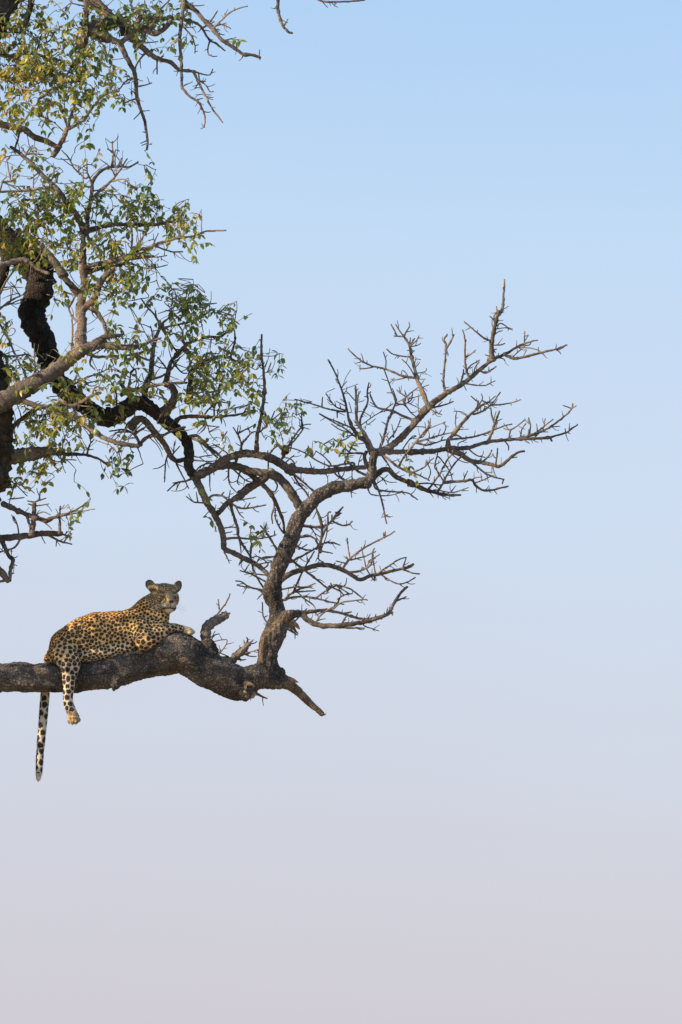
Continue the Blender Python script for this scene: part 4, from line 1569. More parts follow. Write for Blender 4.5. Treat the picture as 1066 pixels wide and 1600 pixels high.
def cluster(cx, cy, rx, ry, dens, tint, size=11.6, infr=True, depth=None, spread=45):
    area = math.pi * rx * ry
    n = max(1, int(area * dens / (122.0 if depth is None else 330.0) + rl.random()))
    rx, ry = rx * 1.10, ry * 1.12
    for _ in range(n):
        while True:
            a, b = rl.uniform(-1, 1), rl.uniform(-1, 1)
            if a * a + b * b <= 1: break
        x, y = cx + a * rx, cy + b * ry
        if depth is None:
            near = NET.nearest(x, y, 70, 1.2)
            dep = min(near[2] if near is not None else 0, 30) + rl.uniform(-spread, spread)
        else:
            near = None; dep = depth + rl.uniform(-spread, spread)
        dv = Vector((rl.uniform(-1, 1), rl.uniform(-1, 1), rl.uniform(-.9, .45)))
        ln = rl.uniform(18, 42)
        # the frond's foot stands back from the cluster point, so that its middle falls there
        q = dv.normalized()
        fx, fy = x - q.x * ln * .5, y + q.z * ln * .5
        if near is not None and rl.random() < .8:
            nn = NET.nearest(fx, fy, 45, 1.2)
            if nn is not None and math.hypot(nn[0] - fx, nn[1] - fy) < 30:
                a0, a1 = P(nn[0], nn[1], nn[2]), P(fx, fy, dep)
                bow = rand_dir(rl) * (a1 - a0).length * .16
                v, f, uv = tube_data([a0.lerp(a1, t / 6) + bow * math.sin(math.pi * t / 6) for t in range(7)], [0.0045 - .0003 * t for t in range(7)], 5)
                b0 = len(STEMS[0]); STEMS[0].extend(v); STEMS[1].extend([tuple(b0 + i for i in g) for g in f]); STEMS[2].extend(uv)
        frond(fx, fy, dep, dv, ln, rl.randint(2, 4), size * rl.uniform(.80, 1.12), tint + .02 + rl.gauss(0, .13), True)

for line in CLUSTERS.strip().splitlines():
    line = line.split('#')[0].strip()
    if line:
        cluster(*[float(q) for q in line.split()])
n_visible = len(LEAVES)
for line in OUTSIDE.strip().splitlines():  # unseen leaves; the dense clusters are added to shade leopard and limb
    line = line.split('#')[0].strip()
    if line:
        q = [float(x) for x in line.split()]
        cluster(q[0], q[1], q[2], q[3], q[4], .35, 13.0, depth=q[5], spread=q[6])

def seen_size(M, ln, wd):
    c = M @ Vector((ln * .5, 0, 0))
    v = c - CAM
    z = v.dot(FWD)
    sx, sy = 533 + FPX * v.x / z, 800 - FPX * v.dot(UPV) / z
    if not (4 < sx < 1062 and 4 < sy < 1596): return 0
    nrm = M.to_3x3() @ Vector((0, 0, 1))
    return ln * wd * (abs(nrm.dot(v.normalized())) + .15) * (1.0 - 0.004 * (c.y - DIST) / .005)
order = sorted(range(n_visible), key=lambda i: -seen_size(*LEAVES[i][:3]))
single = set(order[:290])
# single leaves share eighteen meshes
protos = []
for k in range(18):
    t = [.12, .25, .38, .5, .62, .75][k % 6]
    if k == 17: t = .93
    V, F = leaf_geom(1.0, [.46, .52, .58][k // 6], [.15, .35, .5][k // 6], [.0, .12, .2][k // 6])
    me = mesh_from('leaf', V, F)
    a = me.attributes.new('tint', 'FLOAT', 'POINT'); a.data.foreach_set('value', [t] * len(V))
    me.materials.append(M_LEAF)
    protos.append((t, me))
FV, FF, FT = [], [], []
tl = wpos(tree)
for i, (M, ln, wd, fold, curl, tint) in enumerate(LEAVES):
    if i in single:
        cand = sorted(protos, key=lambda p: abs(p[0] - tint))[:3]
        o = bpy.data.objects.new('leaf', rl.choice(cand)[1])
        COL.objects.link(o); o.parent = tree
        m2 = M @ Matrix.Scale(ln, 4); m2.translation = M.translation - tl
        o.matrix_local = m2
    else:
        V, F = leaf_geom(ln, wd, fold, curl)
        b0 = len(FV); FV += [M @ Vector(v) for v in V]; FF += [tuple(b0 + k for k in q) for q in F]; FT += [tint] * len(V)
me = mesh_from('foliage', FV, FF)
a = me.attributes.new('tint', 'FLOAT', 'POINT'); a.data.foreach_set('value', FT)
o = link('foliage', me, M_LEAF, tree, tl); o['kind'] = 'stuff'
o = link('leaf_stalks', mesh_from('leaf_stalks', *STEMS), M_TWIG, tree, tl); o['kind'] = 'stuff'
print('leaves', len(LEAVES), 'visible', n_visible, 'branches', len(BR))

# fruit
M_FRUIT = simple_material('fruit_skin', (0.26, 0.27, 0.07), 0.45, 0.4, 30, (0.33, 0.31, 0.10))
for fx, fy in ((194.5, 684), (150, 675), (108, 703)):
    nn = NET.nearest(fx, fy, 60, 1.2)
    bm = bmesh.new(); bmesh.ops.create_uvsphere(bm, u_segments=16, v_segments=10, radius=0.0205)
    bmesh.ops.scale(bm, vec=(1, 1, 1.18), verts=bm.verts)
    bmesh.ops.create_cone(bm, segments=6, radius1=0.003, radius2=0.0025, depth=0.03, matrix=Matrix.Translation((0, 0, 0.034)))
    me = bpy.data.meshes.new('fruit'); bm.to_mesh(me); bm.free()
    me.polygons.foreach_set('use_smooth', [True] * len(me.polygons)); me.materials.append(M_FRUIT)
    o = bpy.data.objects.new('fruit', me); COL.objects.link(o)
    place(o, tree, P(fx, fy, (nn[2] if nn is not None else 0) - 12))

# clump of dead leaves caught in a fork
M_DEAD = simple_material('dead_leaf', (0.16, 0.085, 0.05), 0.8, 0.2, 25, (0.30, 0.17, 0.10))
nn = NET.nearest(446, 712, 40, 2)
c0 = P(445.5, 703, nn[2] - 4)
rv = random.Random(3)
V, F = [], []
for k in range(46):
    d = rand_dir(rv); d.x *= .85
    pos = Vector((d.x * .036, d.y * .034, d.z * .045)) * rv.uniform(.35, 1)
    lv, lf = leaf_geom(rv.uniform(.04, .065), rv.uniform(.022, .036), rv.uniform(.5, 1.2), rv.uniform(-.4, .5))
    ax = (rand_dir(rv) + Vector((0, 0, -.4))).normalized(); zt = d; yv = zt.cross(ax)
    if yv.length < .05: continue
    yv.normalize(); zv = ax.cross(yv)
    M = Matrix(((ax.x, yv.x, zv.x, pos.x), (ax.y, yv.y, zv.y, pos.y), (ax.z, yv.z, zv.z, pos.z), (0, 0, 0, 1)))
    b0 = len(V); V += [M @ Vector((v[0] - .025, v[1], v[2])) + c0 for v in lv]; F += [tuple(b0 + i for i in q) for q in lf]
o = link('dead_leaf_clump', mesh_from('dead_leaf_clump', V, F), M_DEAD, None, c0)
o['label'] = 'small reddish brown clump of dead leaves caught on a forked branch'
o['category'] = 'leaf clump'

# ------------------------------------------------------------------ the leopard
# built in units of u = 1.41 mm (a quarter of a photo pixel): x right, y down, d away from the camera
U = .2814
def W(x, y, d):
    return P(40 + U * x, 880 + U * y, U * d)
UM = U * PX
CAMR = Vector((1, 0, 0))
CV, CF = [], []
def loft(sections, sides=20, step=10, flat=False):
    """sections (x, y, d, r_in_picture_plane, r_in_depth)"""
    s = catmull(sections, step)
    n = len(s)
    pts = [W(*r[:3]) for r in s]
    rows = []
    for i in range(n):
        t = (pts[min(i + 1, n - 1)] - pts[max(i - 1, 0)]).normalized()
        a = t.cross(FWD)
        if a.length < .15: a = UPV.cross(t)
        a.normalize(); b = t.cross(a).normalized()
        row = []
        for k in range(sides):
            th = 2 * math.pi * k / sides
            row.append(len(CV)); CV.append(pts[i] + a * (math.cos(th) * s[i, 3] * UM) + b * (math.sin(th) * s[i, 4] * UM))
        rows.append(row)
    for i in range(n - 1):
        for k in range(sides):
            k2 = (k + 1) % sides
            CF.append((rows[i][k], rows[i][k2], rows[i + 1][k2], rows[i + 1][k]))
    for row, j, sg in ((rows[0], 0, -1), (rows[-1], n - 1, 1)):
        t = (pts[min(j + 1, n - 1)] - pts[max(j - 1, 0)]).normalized() * sg
        r = min(s[j, 3], s[j, 4]) * UM
        prev = row; c = pts[j]
        for f, h in ((.8, .55), (.45, .85)):
            ring = []
            for v in row:
                ring.append(len(CV)); CV.append(c + (CV[v] - c) * f + t * r * h)
            for k in range(sides):
                k2 = (k + 1) % sides
                q = (prev[k], prev[k2], ring[k2], ring[k]); CF.append(q if sg > 0 else q[::-1])
            prev = ring
        tip = len(CV); CV.append(c + t * r)
        for k in range(sides):
            q = (prev[k], prev[(k + 1) % sides], tip); CF.append(q if sg > 0 else q[::-1])

def blob(M, r, seg=20, rings=12):
    """ellipsoid with radii r (u) in the frame M (4x4, metres)"""
    b0 = len(CV)
    for i in range(rings + 1):
        ph = math.pi * i / rings
        for k in range(seg):
            th = 2 * math.pi * k / seg
            CV.append(M @ Vector((r[0] * UM * math.sin(ph) * math.cos(th), r[1] * UM * math.cos(ph), r[2] * UM * math.sin(ph) * math.sin(th))))
    for i in range(rings):
        for k in range(seg):
            k2 = (k + 1) % seg
            CF.append((b0 + i * seg + k, b0 + i * seg + k2, b0 + (i + 1) * seg + k2, b0 + (i + 1) * seg + k))

# trunk of the body: x, y, d, half height, half depth
loft([(160, 505, 5, 46, 48), (200, 468, 2, 84, 84), (255, 440, 0, 99, 92), (320, 417, 0, 117, 97), (400, 402, 0, 131, 100), (480, 388, 0, 123, 98),
      (560, 373, 0, 112, 93), (620, 352, 0, 112, 88), (670, 325, 2, 100, 80)], 28, 14)
loft([(135, 530, 8, 34, 50), (200, 522, 0, 46, 76), (300, 515, 0, 46, 84), (400, 500, 0, 50, 84), (500, 478, 0, 50, 80), (590, 460, 0, 46, 76)], 20, 12)
# neck, from between the shoulders to the skull
loft([(610, 345, 0, 92, 78), (655, 300, 0, 88, 72), (698, 252, 0, 80, 64), (730, 215, -2, 66, 60), (755, 185, -4, 52, 54)], 24, 10)
loft([(700, 340, -6, 74, 66), (742, 300, -10, 62, 58), (765, 262, -12, 44, 46)], 20, 10)             # breast and throat
# near hind leg, hanging down the camera side of the limb
loft([(190, 478, -52, 62, 44), (215, 500, -78, 76, 46), (240, 545, -98, 66, 42), (248, 590, -112, 50, 38), (243, 640, -117, 40, 34), (240, 695, -116, 32, 30),
      (234, 745, -112, 28, 26), (240, 785, -112, 27, 25), (256, 825, -118, 29, 28), (268, 858, -122, 35, 32)], 20, 8)
for tx, ty, td in ((246, 876, -136), (262, 882, -144), (280, 880, -142), (294, 870, -130)):             # toes
    blob(Matrix.Translation(W(tx, ty, td)), (13, 15, 15), 12, 8)
# far hind leg, folded on the far side of the limb
loft([(190, 478, 52, 60, 44), (225, 505, 82, 66, 42), (290, 535, 100, 48, 36), (250, 570, 112, 34, 28), (215, 590, 112, 28, 26), (245, 602, 112, 28, 22)], 16, 10)
# tail, over the far side of the limb and hanging straight down
loft([(165, 510, 14, 36, 36), (140, 535, 58, 24, 26), (118, 575, 98, 23, 24), (108, 640, 112, 25, 25), (109, 720, 108, 25, 25), (104, 790, 104, 25, 25), (97, 860, 104, 25, 25),
      (90, 950, 104, 23, 23), (82, 1040, 104, 22, 22), (77, 1120, 104, 22, 22), (74, 1165, 104, 21, 21), (71, 1196, 104, 15, 15)], 16, 10)
# near fore leg: shoulder, elbow resting on the limb, forearm and paw over the hump
loft([(618, 318, -52, 50, 40), (640, 372, -74, 66, 42), (652, 425, -88, 54, 40), (655, 458, -94, 40, 36)], 20, 8)
loft([(655, 458, -94, 38, 36), (695, 425, -90, 50, 38), (740, 392, -74, 46, 36), (785, 368, -52, 34, 30), (830, 364, -34, 26, 26), (872, 370, -22, 24, 26), (908, 380, -16, 24, 28)], 20, 8)
for tx, ty, td in ((915, 386, -38), (925, 384, -26), (926, 381, -10), (918, 376, 4)):
    blob(Matrix.Translation(W(tx, ty, td)), (16, 14, 12), 12, 8)
loft([(690, 380, -50, 52, 40), (735, 365, -45, 48, 42), (775, 350, -35, 34, 36)], 16, 8)                 # muscle between breast and forearm
# far fore leg
loft([(640, 335, 50, 60, 40), (690, 400, 78, 52, 38), (760, 378, 70, 40, 34), (815, 360, 48, 28, 28), (850, 362, 36, 26, 26)], 16, 8)

# head: local x right, y up, z out of the face
HYAW, HPITCH, HROLL = math.radians(20), math.radians(-3), math.radians(-2)
hc0 = W(777, 172, -14)
right, up_, out_ = Vector((1, 0, 0)), UPV.copy(), -FWD
HM = Matrix((right, up_, out_)).transposed()
HM = HM @ Matrix.Rotation(HYAW, 3, 'Y') @ Matrix.Rotation(HPITCH, 3, 'X') @ Matrix.Rotation(HROLL, 3, 'Z')
HM4 = Matrix.Translation(hc0) @ HM.to_4x4()
def H(x, y, z):
    return HM4 @ Vector((x * UM, y * UM, z * UM))
def hblob(x, y, z, r, rot=None):
    M = HM4 @ Matrix.Translation((x * UM, y * UM, z * UM))
    if rot: M = M @ Matrix.Rotation(rot[0], 4, rot[1])
    blob(M, r)
def hloft(sec, sides=16):
    """sections along z: (x, y, z, rx, ry)"""
    s = catmull([(a[2], 0, *a) for a in sec], 6)
    rows = []
    for r in s:
        row = []
        for k in range(sides):
            th = 2 * math.pi * k / sides
            row.append(len(CV)); CV.append(H(r[2] + r[5] * math.cos(th), r[3] + r[6] * math.sin(th), r[4]))
        rows.append(row)
    for i in range(len(s) - 1):
        for k in range(sides):
            k2 = (k + 1) % sides
            CF.append((rows[i][k], rows[i][k2], rows[i + 1][k2], rows[i + 1][k]))
    for row, fl in ((rows[0], True), (rows[-1], False)):
        c = sum((CV[v] for v in row), Vector()) / sides
        tip = len(CV); CV.append(c)
        for k in range(sides):
            q = (row[k], row[(k + 1) % sides], tip); CF.append(q[::-1] if fl else q)
hblob(0, 4, -22, (71, 60, 78))                    # braincase
hblob(0, 27, 14, (62, 33, 46))                    # forehead
for sx in (-1, 1):
    hblob(sx * 44, 34, -14, (32, 25, 40))         # broad crown towards the ears
    hblob(sx * 47, -26, 6, (29, 44, 48))          # cheek
    hblob(sx * 34, 20, 44, (21, 9, 15))           # brow
    hblob(sx * 42, -5, 42, (22, 12, 20))          # cheek bone
    hblob(sx * 34, 8, 40, (22, 18, 16))           # eye socket filled
    hblob(sx * 18, -60, 82, (22, 20, 24))         # whisker pad
    hblob(sx * 30, -74, 34, (22, 24, 40))         # jaw
hloft([(0, 8, 30, 36, 30), (0, -8, 58, 28, 28), (0, -28, 86, 21, 22), (0, -42, 102, 18, 15)])   # muzzle ridge
hloft([(0, -44, 30, 48, 42), (0, -56, 62, 36, 32), (0, -62, 90, 25, 22)])                        # muzzle
hblob(0, -42, 104, (15, 9, 9))                    # nose pad
hblob(0, -95, 64, (21, 15, 22))                   # chin
hblob(0, -86, 30, (36, 22, 46))                   # lower jaw
def ear(sx):
    b0 = len(CV)
    E = HM4 @ Matrix.Translation((sx * 82 * UM, 50 * UM, -24 * UM)) @ Matrix.Rotation(sx * math.radians(26), 4, 'Y') @ Matrix.Rotation(-sx * math.radians(32), 4, 'Z')
    n, m = 8, 24
    front, back = [], []
    for layer, store in ((0, front), (1, back)):
        for i in range(n + 1):
            rr = i / n
            row = []
            for k in range(m):
                th = 2 * math.pi * k / m
                bx, by = 26 * rr * math.cos(th), 31 * rr * math.sin(th)
                if by < 0: bx *= 1.0 + 0.1 * (-by / 32)
                z = -17 * (1 - rr * rr) + 5 if layer == 0 else -17 * (1 - rr * rr) * 1.3 - 7 + (5 if rr == 1 else 0)
                row.append(len(CV)); CV.append(E @ Vector((bx * UM, by * UM, z * UM)))
            store.append(row)
    for i in range(n):
        for k in range(m):
            k2 = (k + 1) % m
            CF.append((front[i][k], front[i + 1][k], front[i + 1][k2], front[i][k2]))
            CF.append((back[i][k], back[i][k2], back[i + 1][k2], back[i + 1][k]))
    for k in range(m):
        k2 = (k + 1) % m
        CF.append((front[n][k], back[n][k], back[n][k2], front[n][k2]))
    blob(HM4 @ Matrix.Translation((sx * 68 * UM, 32 * UM, -26 * UM)), (25, 24, 18), 14, 10)
ear(-1); ear(1)

# body coordinates of every vertex (u)
def to_u(c):
    v = c - np.array(CAM)
    z = v @ np.array(FWD)
    px = 533 + FPX * v[:, 0] / z
    py = 800 - FPX * (v @ np.array(UPV)) / z
    return np.column_stack([(px - 40) / U, (py - 880) / U, (c[:, 1] - DIST) / .005 / U])
cat_me = voxel_union(mesh_from('leopard_body', CV, CF), 0.0036)
cc = coords(cat_me); ce = edges_of(cat_me)
HI = HM4.inverted()
def head_local(c):
    h = np.array(HI)
    return (c @ h[:3, :3].T + h[:3, 3]) / UM
hl = head_local(cc)
def head_mask(q):
    r = np.linalg.norm((q - np.array([0, -8, 22])) / np.array([118, 116, 122]), axis=1)
    neck = smoothstep(-20, -70, q[:, 1] + .55 * q[:, 2] + 12)           # below and behind the jaw
    ears = 0
    for sx in (-1, 1):
        e = np.linalg.norm((q - np.array([sx * 86, 58, -26])) / np.array([42, 44, 34]), axis=1)
        ears = np.maximum(ears, 1 - smoothstep(.9, 1.05, e))
    return np.maximum((1 - smoothstep(.90, 1.08, r)) * (1 - neck), ears)
in_head = head_mask(hl)
u0 = to_u(cc)
paw = ((u0[:, 1] > 850) & (u0[:, 2] < -80) & (u0[:, 0] > 200)) | ((u0[:, 0] > 898) & (u0[:, 1] > 330))
cc = laplace(cc, ce, 0.5 * (1 - in_head * .93) * np.where(paw, .12, 1), 26)
cc = laplace(cc, ce, np.full(len(cc), .5), 2)
# soft muscle and coat relief
cat_me.vertices.foreach_set('co', cc.astype('f').ravel()); cat_me.update()
cn = np.empty(len(cc) * 3, 'f'); cat_me.vertices.foreach_get('normal', cn); cn = cn.reshape(-1, 3).astype(float)
rel = np.array([noise.noise(Vector(c) * 11) * .005 + noise.noise(Vector(c) * 45) * .0022 for c in cc])
cc = cc + cn * (rel * (1 - in_head * .8))[:, None]
cat_me.vertices.foreach_set('co', cc.astype('f').ravel()); cat_me.update()
cat_me.polygons.foreach_set('use_smooth', [True] * len(cat_me.polygons))
NV = len(cc)

uu = to_u(cc)
hl = head_local(cc)
x, y, d = uu.T
# ---- regions
is_tail = ((x < 135) & (y > 545)) | ((x < 150) & (d > 60) & (y > 530))
is_leg = (d < -70) & (y > 560) & (x < 330)
is_paw_h = is_leg & (y > 822)
is_fore = (x > 600) & (in_head < .3) & ((y > 395) | ((x > 770) & (y > 330)))
bx = np.array([100, 130, 160, 230, 310, 400, 480, 550, 610, 660, 720, 800])
top = np.interp(x, bx, [560, 505, 440, 360, 305, 270, 265, 262, 230, 180, 130, 120])
bot = np.interp(x, bx, [600, 590, 580, 560, 540, 532, 505, 488, 480, 450, 400, 330])
k = np.clip((y - top) / (bot - top), 0, 1)
nz_ = np.array([noise.noise(Vector(c) * 8) for c in cc])
k = np.clip(k + nz_ * .12, 0, 1)
k = np.where(x > 600, np.minimum(k, .62), k)
def lerp3(a, b, t): return np.array(a)[None, :] * (1 - t)[:, None] + np.array(b)[None, :] * t[:, None]
OCHRE, TAN, CREAM, WHITE = (.70, .355, .075), (.70, .445, .175), (.69, .535, .32), (.74, .68, .58)
base = lerp3(OCHRE, TAN, smoothstep(.05, .45, k))
base = base + (np.array(CREAM) - base) * smoothstep(.45, .85, k)[:, None]
base = base + (np.array(WHITE) - base) * (smoothstep(.85, 1.0, k) * .3 * (x < 600))[:, None]
thigh = smoothstep(-60, -85, d) * (x < 330)
base = base + (np.array((.62, .44, .24)) - base) * (thigh * .6)[:, None]
base[is_leg] = lerp3((.55, .44, .29), (.62, .55, .43), smoothstep(580, 720, y))[is_leg]
base[is_paw_h] = (.54, .385, .205)
base[is_tail] = lerp3((.54, .42, .27), (.60, .54, .44), smoothstep(600, 900, y))[is_tail]
base[is_fore] = lerp3((.60, .40, .19), (.58, .45, .28), smoothstep(700, 900, x))[is_fore]
HEADC = np.array((.38, .27, .135))
hx, hy, hz = hl.T
hb = lerp3(HEADC, (.44, .355, .225), smoothstep(-30, -70, hy) * smoothstep(40, 0, hz))
hb = hb + (np.array((.33, .23, .12)) - hb) * (np.exp(-((hx / 20) ** 2)) * smoothstep(20, 60, hz) * smoothstep(-45, -20, hy) * .8)[:, None]
base = base * (1 - in_head)[:, None] + hb * in_head[:, None]

# ---- spots: evenly strewn centres, their spacing set by the part of the body
space = np.full(NV, 19.8)
space = np.where(x > 560, 18.5, space)
space = space * (1 - .16 * smoothstep(.25, 0, k))
space[is_leg] = 30; space[is_paw_h] = 15
space = np.where(thigh > .5, np.maximum(space, 25), space)
space[is_tail] = 38
space = np.where(is_fore, np.interp(x, [620, 700, 800, 870, 930], [26, 26, 21, 15, 12]), space)
neckish = (x > 600) & (y < 330) & (in_head < .5)
space = np.where(neckish, 17.0, space)
space = space * (1 - in_head) + 10.5 * in_head
rs = random.Random(21)
orderv = list(range(NV)); rs.shuffle(orderv)
cell = 60.0
grid = {}
u3 = cc / UM
centres = []
for i in orderv:
    s = space[i]; c = u3[i]; ok = True
    g = (int(c[0] // cell), int(c[1] // cell), int(c[2] // cell))
    for a in (-1, 0, 1):
        for b in (-1, 0, 1):
            for e_ in (-1, 0, 1):
                for q in grid.get((g[0] + a, g[1] + b, g[2] + e_), ()):
                    dv = u3[q] - c
                    if dv[0] * dv[0] + dv[1] * dv[1] + dv[2] * dv[2] < s * s * .82: ok = False; break
                if not ok: break
            if not ok: break
        if not ok: break
    if ok:
        grid.setdefault(g, []).append(i); centres.append(i)
kd = kdtree.KDTree(len(centres))
for j, i in enumerate(centres): kd.insert(Vector(u3[i]), j)
kd.balance()
spot = np.zeros(NV); core = np.zeros(NV)
rsz = [rs.uniform(.80, 1.12) for _ in centres]
rose = [rs.random() for _ in centres]
for i in range(NV):
    c = Vector(u3[i])
    w = noise.noise_vector(c * .06) * (4.2 if in_head[i] < .5 else 1.4) + noise.noise_vector(c * .17) * (2.6 if in_head[i] < .5 else .9)
    (p1, j1, d1), (p2, j2, d2) = kd.find_n(c + w, 2)
    s = space[i]
    # dark up to a pale net between neighbouring spots
    gap = (d2 - d1) / s
    r = d1 / (s * rsz[j1])
    lim = .565 if not is_tail[i] else .52
    if in_head[i] > .5: lim = .53
    spot[i] = (1 - smoothstep(lim - .09, lim + .07, r)) * smoothstep(.05, .20, gap)
    if rose[j1] < .55 and s > 19 and not is_tail[i] and not is_leg[i]:
        core[i] = 1 - smoothstep(.10, .27, r)
strength = np.ones(NV)
strength *= 1 - in_head * .05
for sx in (-1, 1):
    strength *= 1 - in_head * .65 * np.exp(-((hx - sx * 34) / 22) ** 2 - ((hy - 2) / 17) ** 2) * (hz > 10)
is_ear = (np.abs(hx) > 52) & (hy > 28)
strength *= np.where(is_ear & (in_head > .3), 0, 1)
strength *= 1 - in_head * np.exp(-((hx / 13) ** 2)) * smoothstep(52, 72, hz)          # clear bridge of the nose
strength *= 1 - in_head * smoothstep(62, 84, hz) * smoothstep(-24, -40, hy)
strength *= 1 - in_head * smoothstep(30, 50, hz) * smoothstep(-82, -92, hy)
strength *= np.where(is_paw_h, .6, 1) * np.where(is_tail & (y > 1165), .25, 1) * np.where((x > 880) & is_fore, .35, 1)
dark = np.array((.030, .021, .015))
sp = np.clip(spot * strength, 0, 1)[:, None]
col = base * (1 - sp) + dark * sp
cs = (core * .7 * strength * (1 - in_head))[:, None]
col = col * (1 - cs) + np.array((.22, .115, .042)) * cs

# ---- toes: dark clefts
for tx, y0, y1 in ((254, 862, 900), (271, 862, 900), (287, 858, 892)):
    m = (d < -100) * np.exp(-(((x - tx - (y - 875) * .1) / 2.6) ** 2)) * smoothstep(y0 - 4, y0 + 6, y)
    col = col * (1 - .8 * m[:, None]) + np.array((.07, .05, .035)) * (.8 * m[:, None])
# ---- face
def paint(mask, c):
    global col
    m = np.clip(mask * in_head, 0, 1)[:, None]
    col = col * (1 - m) + np.array(c) * m
def ell(cx, cy, rx, ry, soft=.25, zmin=0):
    r = np.hypot((hx - cx) / rx, (hy - cy) / ry)
    return (1 - smoothstep(1 - soft, 1 + soft, r)) * (hz > zmin)
paint(ell(0, -100, 25, 19, .3, 20), (.60, .55, .46))                         # white chin
for sx in (-1, 1):
    paint(ell(sx * 19, -65, 20, 15, .35, 50), (.58, .52, .42))              # whisker pads
    for rr in range(3):
        paint(ell(sx * 22, -57 - rr * 6.5, 15, 1.7, .6, 50), (.10, .07, .05))
    paint(ell(sx * 36, -7, 16, 4.5, .5, 20), (.42, .33, .20))                 # pale under the eye
    paint(ell(sx * 29, 19, 9, 4, .5, 20), (.40, .31, .19))                 # pale above the eye
    paint(ell(sx * 36, 7, 12.5, 4.8, .3, 20), (.040, .028, .018))           # dark lids
    paint(ell(sx * 23, -6, 3, 9, .5, 20), (.12, .085, .05))              # tear line
    paint(ell(sx * 43, -82, 15, 10, .4, 10), (.022, .016, .012))             # dark corner of the lips
    paint(ell(sx * 56, 14, 12, 2.0, .5, 0), (.10, .07, .045))               # streak behind the eye
paint(ell(0, -80, 36, 4, .5, 40), (.02, .014, .012))                      # mouth
paint(ell(0, -66, 1.8, 12, .5, 60), (.03, .02, .016))
paint(ell(0, -44, 15, 10, .25, 70), (.075, .036, .030))                      # nose
paint(ell(-9, -47, 4, 3, .4, 80) + ell(9, -47, 4, 3, .4, 80), (.012, .008, .008))
for sx in (-1, 1):                                                            # ears: black rim and backs, sandy hollows
    er = np.hypot((hx - sx * 84) / 34, (hy - 54) / 38)
    ring = (1 - smoothstep(1.0, 1.2, er)) * (hz < 10) * (np.abs(hx) > 56)
    paint(ring, (.10, .078, .052))
    paint((1 - smoothstep(.40, .72, np.hypot((hx - sx * 82) / 32, (hy - 52) / 36))) * (hz < 10) * (np.abs(hx) > 54), (.22, .17, .105))
# fine hair streaks
st = np.array([noise.noise(Vector((c[0] * 90, c[1] * 90, c[2] * 90))) for c in cc])
col = np.clip(col * (1 + st * .13)[:, None], 0, 1)

at = cat_me.color_attributes.new('coat', 'FLOAT_COLOR', 'POINT')
at.data.foreach_set('color', np.column_stack([col, np.ones(NV)]).astype('f').ravel())
def coat_material(name):
    m = bpy.data.materials.new(name)
    n, l = nodes_of(m)
    out = n.new('ShaderNodeOutputMaterial'); b = n.new('ShaderNodeBsdfPrincipled')
    b.inputs['Roughness'].default_value = .78; b.inputs['Specular IOR Level'].default_value = .18
    b.inputs['Sheen Weight'].default_value = .12; b.inputs['Sheen Roughness'].default_value = .5
    a = n.new('ShaderNodeAttribute'); a.attribute_name = 'coat'
    l.new(a.outputs['Color'], b.inputs['Base Color'])
    tc = n.new('ShaderNodeTexCoord'); x_ = n.new('ShaderNodeTexNoise')
    x_.inputs['Scale'].default_value = 160; x_.inputs['Detail'].default_value = 3
    l.new(tc.outputs['Object'], x_.inputs['Vector'])
    bp = n.new('ShaderNodeBump'); bp.inputs['Strength'].default_value = .5; bp.inputs['Distance'].default_value = .006
    l.new(x_.outputs['Fac'], bp.inputs['Height']); l.new(bp.outputs[0], b.inputs['Normal'])
    l.new(b.outputs[0], out.inputs[0])
    return m
M_COAT = coat_material('leopard_coat')
LEO0 = W(400, 520, 0)
leo = link('leopard', cat_me, M_COAT, None, LEO0)
leo['label'] = 'spotted leopard lying on the thick bare limb, one hind leg and tail hanging down'
leo['category'] = 'leopard'
bpy.context.view_layer.update()

# short fur standing off the skin: one thin sliver per hair tuft, coloured like the skin it grows from
tri_n = 26000
me_polys = np.empty(len(cat_me.polygons), 'f')
rf = random.Random(9)
FVv, FFf, FCc = [], [], []
flow = Vector((-1, 0, -.25)).normalized()
for _ in range(tri_n):
    i = rf.randrange(NV)
    if in_head[i] > .6 and hl[i][2] > 20: continue
    nrm = Vector(cn[i]); p = Vector(cc[i])
    f = flow
    if is_tail[i] or is_leg[i]: f = Vector((0, 0, -1))
    elif is_fore[i]: f = Vector((1, 0, -.3)).normalized()
    t = (f - nrm * f.dot(nrm))
    if t.length < .1: continue
    t.normalize()
    dirv = (t * .9 + nrm * .33 + rand_dir(rf) * .18).normalized()
    L = rf.uniform(.009, .016) * (.6 if in_head[i] > .3 else 1.0) * (1.6 if is_tail[i] else 1)
    sd = dirv.cross(nrm).normalized() * .0011
    b0 = len(FVv)
    FVv += [p - sd - nrm * .001, p + sd - nrm * .001, p + dirv * L]; FFf.append((b0, b0 + 1, b0 + 2))
    FCc += [(*col[i], 1)] * 3
fm = mesh_from('fur', FVv, FFf, None, False)
fa = fm.color_attributes.new('coat', 'FLOAT_COLOR', 'POINT'); fa.data.foreach_set('color', np.array(FCc, 'f').ravel())
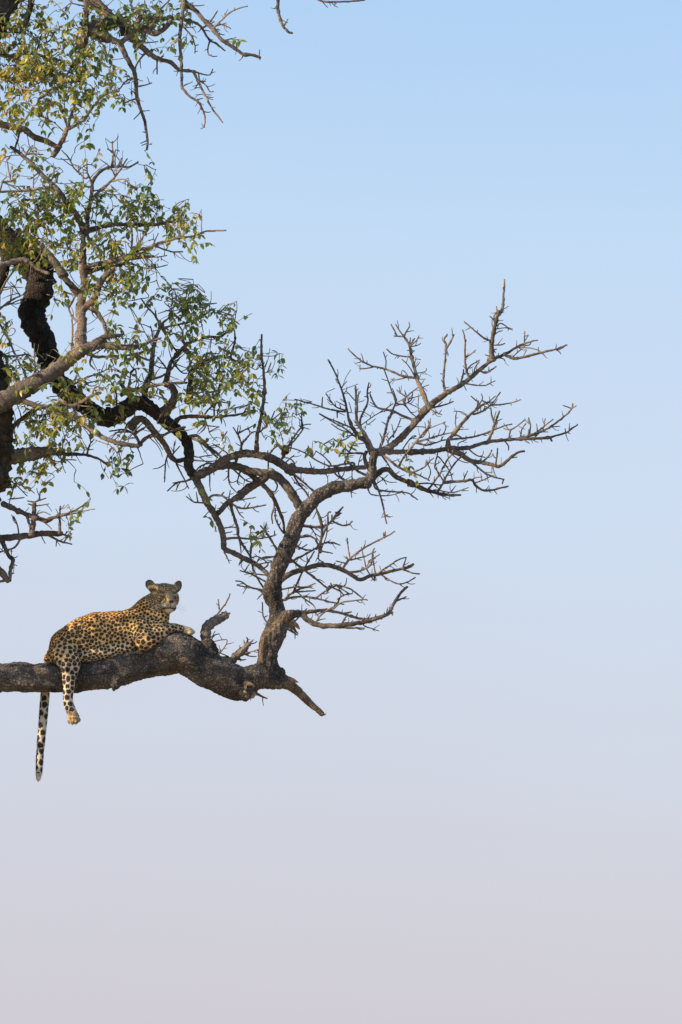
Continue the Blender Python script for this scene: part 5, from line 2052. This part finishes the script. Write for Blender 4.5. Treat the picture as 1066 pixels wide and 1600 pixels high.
fur = link('fur', fm, M_COAT, leo, LEO0); fur['kind'] = 'stuff'

# eyes: half closed, each a ball with a pupil
M_EYE = simple_material('eye_iris', (.16, .13, .045), .15, .6)
M_PUPIL = simple_material('eye_pupil', (.004, .004, .004), .1, .6)
for sx in (-1, 1):
    hit = None
    o_, dr = H(sx * 36, 5, 140), (H(sx * 36, 5, 0) - H(sx * 36, 5, 140)).normalized()
    ok, loc, nrm_, fi = leo.ray_cast(o_ - Vector(leo.location), dr)
    c = (loc + Vector(leo.location)) if ok else H(sx * 36, 5, 55)
    c = c + dr * UM * 4.5
    bm = bmesh.new(); bmesh.ops.create_uvsphere(bm, u_segments=16, v_segments=10, radius=7.2 * UM)
    bmesh.ops.scale(bm, vec=(1.35, .74, 1), verts=bm.verts)
    me = bpy.data.meshes.new('eye'); bm.to_mesh(me); bm.free()
    me.polygons.foreach_set('use_smooth', [True] * len(me.polygons)); me.materials.append(M_EYE)
    o = bpy.data.objects.new('eye', me); COL.objects.link(o); o.parent = leo
    o.location = c - wpos(leo); o.rotation_euler = HM.to_euler()
    bm = bmesh.new(); bmesh.ops.create_uvsphere(bm, u_segments=10, v_segments=8, radius=3.0 * UM)
    me = bpy.data.meshes.new('pupil'); bm.to_mesh(me); bm.free(); me.materials.append(M_PUPIL)
    q = bpy.data.objects.new('pupil', me); COL.objects.link(q); q.parent = o; q.location = (0, .2 * UM, 5.2 * UM)
# whiskers
M_WH = simple_material('whisker_hair', (.8, .78, .74), .5, .3)
for sx in (-1, 1):
    for j, (yy, L_, dn) in enumerate(((-56, 70, .05), (-62, 82, .16), (-67, 78, .27), (-72, 62, .4))):
        pts = []
        for t in (0, .25, .5, .75, 1):
            pts.append(H(sx * (30 + L_ * t), yy - L_ * t * dn - 14 * t * t, 84 - 26 * t - 10 * t * t))
        v, f, _ = tube_data(pts, [.0010, .0009, .0008, .0006, .0004], 5)
        link('whisker', mesh_from('whisker', v, f), M_WH, leo, pts[0])
print('leopard verts', NV, 'spots', len(centres))
